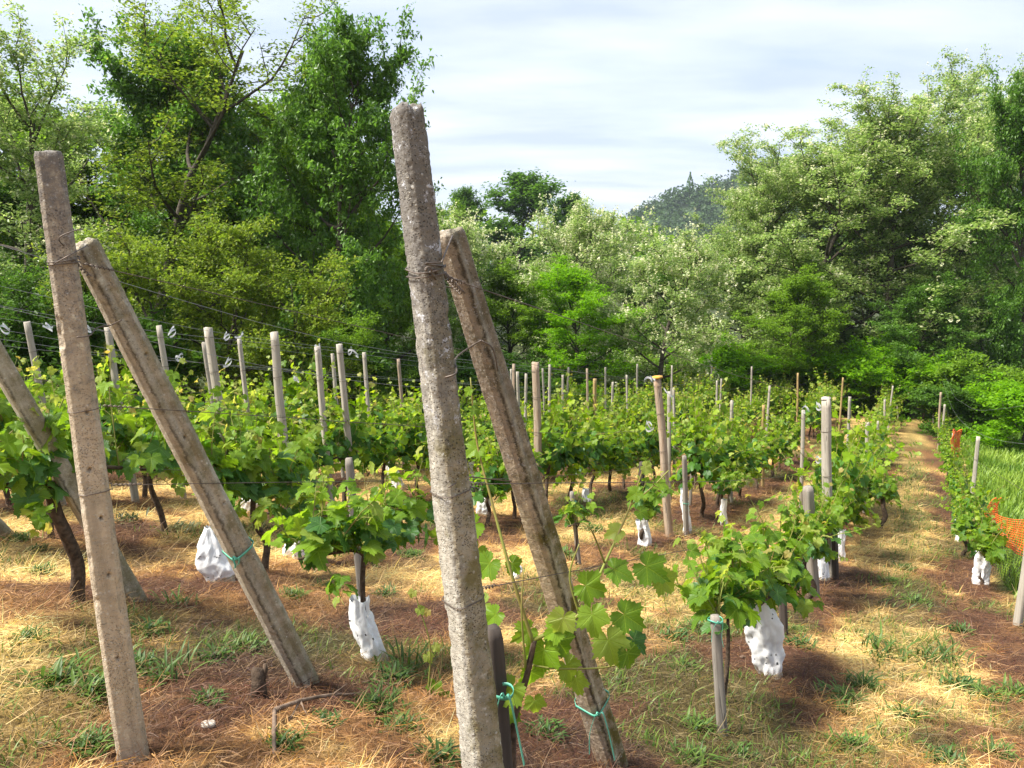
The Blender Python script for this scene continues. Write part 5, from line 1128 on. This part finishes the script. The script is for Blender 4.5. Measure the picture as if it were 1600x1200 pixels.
weeds = [(95, 1065, 0, 1.15, 'large dark green weed clump left of the left post foot'), (145, 1085, 0, .9, 'dark weed clump touching the large one by the left post'), (232, 990, 1, 1, 'narrow leaved weed right behind the left post'), (255, 1062, 3, 1, 'upright weed between the left post and its brace foot'), (280, 945, 3, .9, 'spiky single weed in brown litter behind the left post'),
 (45, 1000, 2, 1, 'small bright weed at the left edge straw'), (62, 895, 2, 1, 'small weed in straw under the old vine'), (60, 860, 1, .8, 'tiny weed left of the thick vine trunk'), (30, 845, 2, 1.2, 'green tuft at the left edge below the old vine'), (197, 815, 4, 1.3, 'greyish weed clump behind the left post'),
 (283, 828, 4, 1.3, 'greyish weed clump left of the pointed white guard'), (457, 932, 2, 1.1, 'round weed right of the left brace'), (510, 918, 0, .8, 'weed tuft between the left brace and the grey stake'), (330, 1030, 1, 1, 'low weed left of the brace foot'), (375, 1015, 2, 1.2, 'bright low weed just left of the brace'), (215, 1045, 1, .9, 'weed at the right side of the left post foot'),
 (140, 1170, 2, 1, 'small green weed left of the left post base'), (320, 1100, 1, .8, 'weed near the pale stone'), (445, 1165, 0, .7, 'weed under the dead branch'), (510, 1130, 1, .7, 'small weed right of the dead branch'), (610, 1065, 1, 1.1, 'weed tuft left of the central post'), (590, 1110, 2, 1.2, 'low spreading weed left of the central post foot'), (640, 1050, 3, 1, 'taller weed beside the yellowing seedling'), (625, 1140, 2, 1, 'low weed at the left of the central post foot'),
 (680, 1190, 1, 1, 'weed at the bottom edge left of the central post'), (575, 880, 2, 1.3, 'green weed under the bright young vine'), (640, 870, 2, 1.4, 'weed patch right of the bright young vine'), (600, 930, 1, 1, 'weed beside the white guard between the big posts'),
 (1090, 985, 2, 1.6, 'wide weed patch behind the bare grey stake'), (1055, 1000, 1, 1.3, 'weed patch left of the bare grey stake'), (1090, 1140, 0, .8, 'weed left of the bare stake foot'), (1080, 1190, 0, .8, 'weed at the bottom edge right of the central brace'), (1160, 1180, 1, .8, 'small weed at the bottom edge in the middle'),
 (1310, 1090, 2, 1.5, 'large soft weed right of the perforated guard'), (1350, 1075, 2, 1.4, 'soft weed in the middle of the straw lane foot'), (1330, 1170, 2, 1.2, 'rounded weed near the bottom edge of the lane'), (1415, 1120, 0, .9, 'dark weed in the straw lane foreground'), (1320, 1110, 0, .8, 'broad leaved weed below the large soft weed'),
 (1370, 1020, 3, 1.4, 'feathery weed in the lane beyond the guard'), (1455, 1035, 3, 1.4, 'thin upright weed standing in the straw lane'), (1500, 1075, 1, 1.3, 'dark weed at the right of the lane foreground'), (1590, 1085, 0, 1.1, 'dark weed at the right edge foreground'), (1545, 1090, 2, 1.3, 'bright weed near the right edge foreground'), (1555, 1180, 2, 1.1, 'weed in the bottom right corner'), (1480, 1190, 1, 1, 'weed at the bottom edge of the lane'),
 (1250, 1010, 1, 1.2, 'weed right of the perforated guard foot'), (1240, 985, 2, 1, 'bright seedling at the foot of the dark stake'), (1430, 940, 2, 1.4, 'weed in the lane beside the guard of the right row'), (1390, 910, 2, 1.3, 'weed in the lane level with the mossy stake'), (1500, 985, 1, 1.1, 'weed right of the lane before the edge post'), (1415, 890, 2, 1.3, 'weed patch in the middle of the lane'), (880, 870, 2, 1.6, 'wide weed patch at the thin stake'), (925, 830, 2, 1.8, 'weed patch above the thin stake'), (1070, 1045, 2, 1.1, 'small weed left of the bare stake middle'), (850, 1150, 1, 1, 'weed at the foot of the central brace')]
for q, (u, v, k, s_, lab) in enumerate(weeds):
    b = on_ground(u, v); o = link('weed', WE[k], label=lab, cat='weed'); o.location = (b.x, b.y, float(gtop(b.x, b.y)) - .004); o.rotation_euler = (0, 0, q * 1.7); r_ = s_ * 1.0; o.scale = (r_, r_, r_ * .9)
def branch():
    b = on_ground(500, 1110); mb = MB(); Y = b.y
    A = [on_ground(u, v) + Vector((0, 0, h)) for u, v, h in ((428, 1185, .01), (430, 1130, .05), (470, 1118, .06), (520, 1105, .05), (566, 1098, .04))]
    for P, r0_, r1_ in ((A[1:], .010, .004), ([A[1], A[1] * .5 + A[0] * .5, A[0]], .009, .007), ([A[2], A[2] + Vector((.04, -.06, -.02))], .004, .002), ([A[3], A[3] + Vector((.05, .05, .02))], .004, .002), ([A[2], A[2] + Vector((-.02, -.10, -.03))], .005, .003)):
        q = spline(P, 5); V, F = tube(q, np.linspace(r0_, r1_, len(q)), 6); V += fbm(V * 60, 3, 2)[:, None] * .003; mb.add(V, F)
    link('dead_branch', mb.mesh('dead_branch', M['twig'], True), label='crooked dead vine branch lying on the straw in the foreground', cat='branch')
branch()
b = on_ground(404, 1085); mb = MB(); V, F = tube(np.array([[0, 0, -.03], [.005, 0, .05], [-.004, 0, .10], [-.006, 0, .115]]), np.array([.034, .028, .024, .012]), 12); V += fbm(V * 50, 9, 2)[:, None] * .012; mb.add(V, F); V, F = tube(np.array([[.01, 0, .04], [.03, .01, .10], [.028, .01, .125]]), np.array([.014, .011, .007]), 7); mb.add(V, F)
link('vine_stump', mb.mesh('vine_stump', M['bark'], True), mat4=Matrix.Translation(b), label='short dark cut vine stump left of the left brace foot', cat='stump')
for (u, v, s_, lab) in ((325, 1138, .028, 'small pale stone on the straw near the bottom left'), (632, 940 + 130, .02, 'small brown clod left of the central post'), (1160, 975 + 55, .02, 'small clod near the perforated guard')):
    b = on_ground(u, v); g = np.linspace(0, math.pi, 9)[:, None]; h_ = np.linspace(0, 2 * math.pi, 14, endpoint=False)[None]; V = np.stack([np.sin(g) * np.cos(h_), np.sin(g) * np.sin(h_) * .7, np.cos(g) * .45 + 0 * h_], -1); V *= (1 + .25 * fbm(V * 1.7, int(u), 2))[..., None]; V *= s_
    i_, j_ = np.meshgrid(np.arange(8), np.arange(14), indexing='ij'); j2 = (j_ + 1) % 14; F = np.stack([i_ * 14 + j_, (i_ + 1) * 14 + j_, (i_ + 1) * 14 + j2, i_ * 14 + j2], -1).reshape(-1, 4)
    link('stone', mesh_np('stone', V.reshape(-1, 3), [F], [M['stone'] if s_ > .025 else M['twig']]), mat4=Matrix.Translation((b.x, b.y, float(gtop(b.x, b.y)) + s_ * .25)), label=lab, cat='stone')
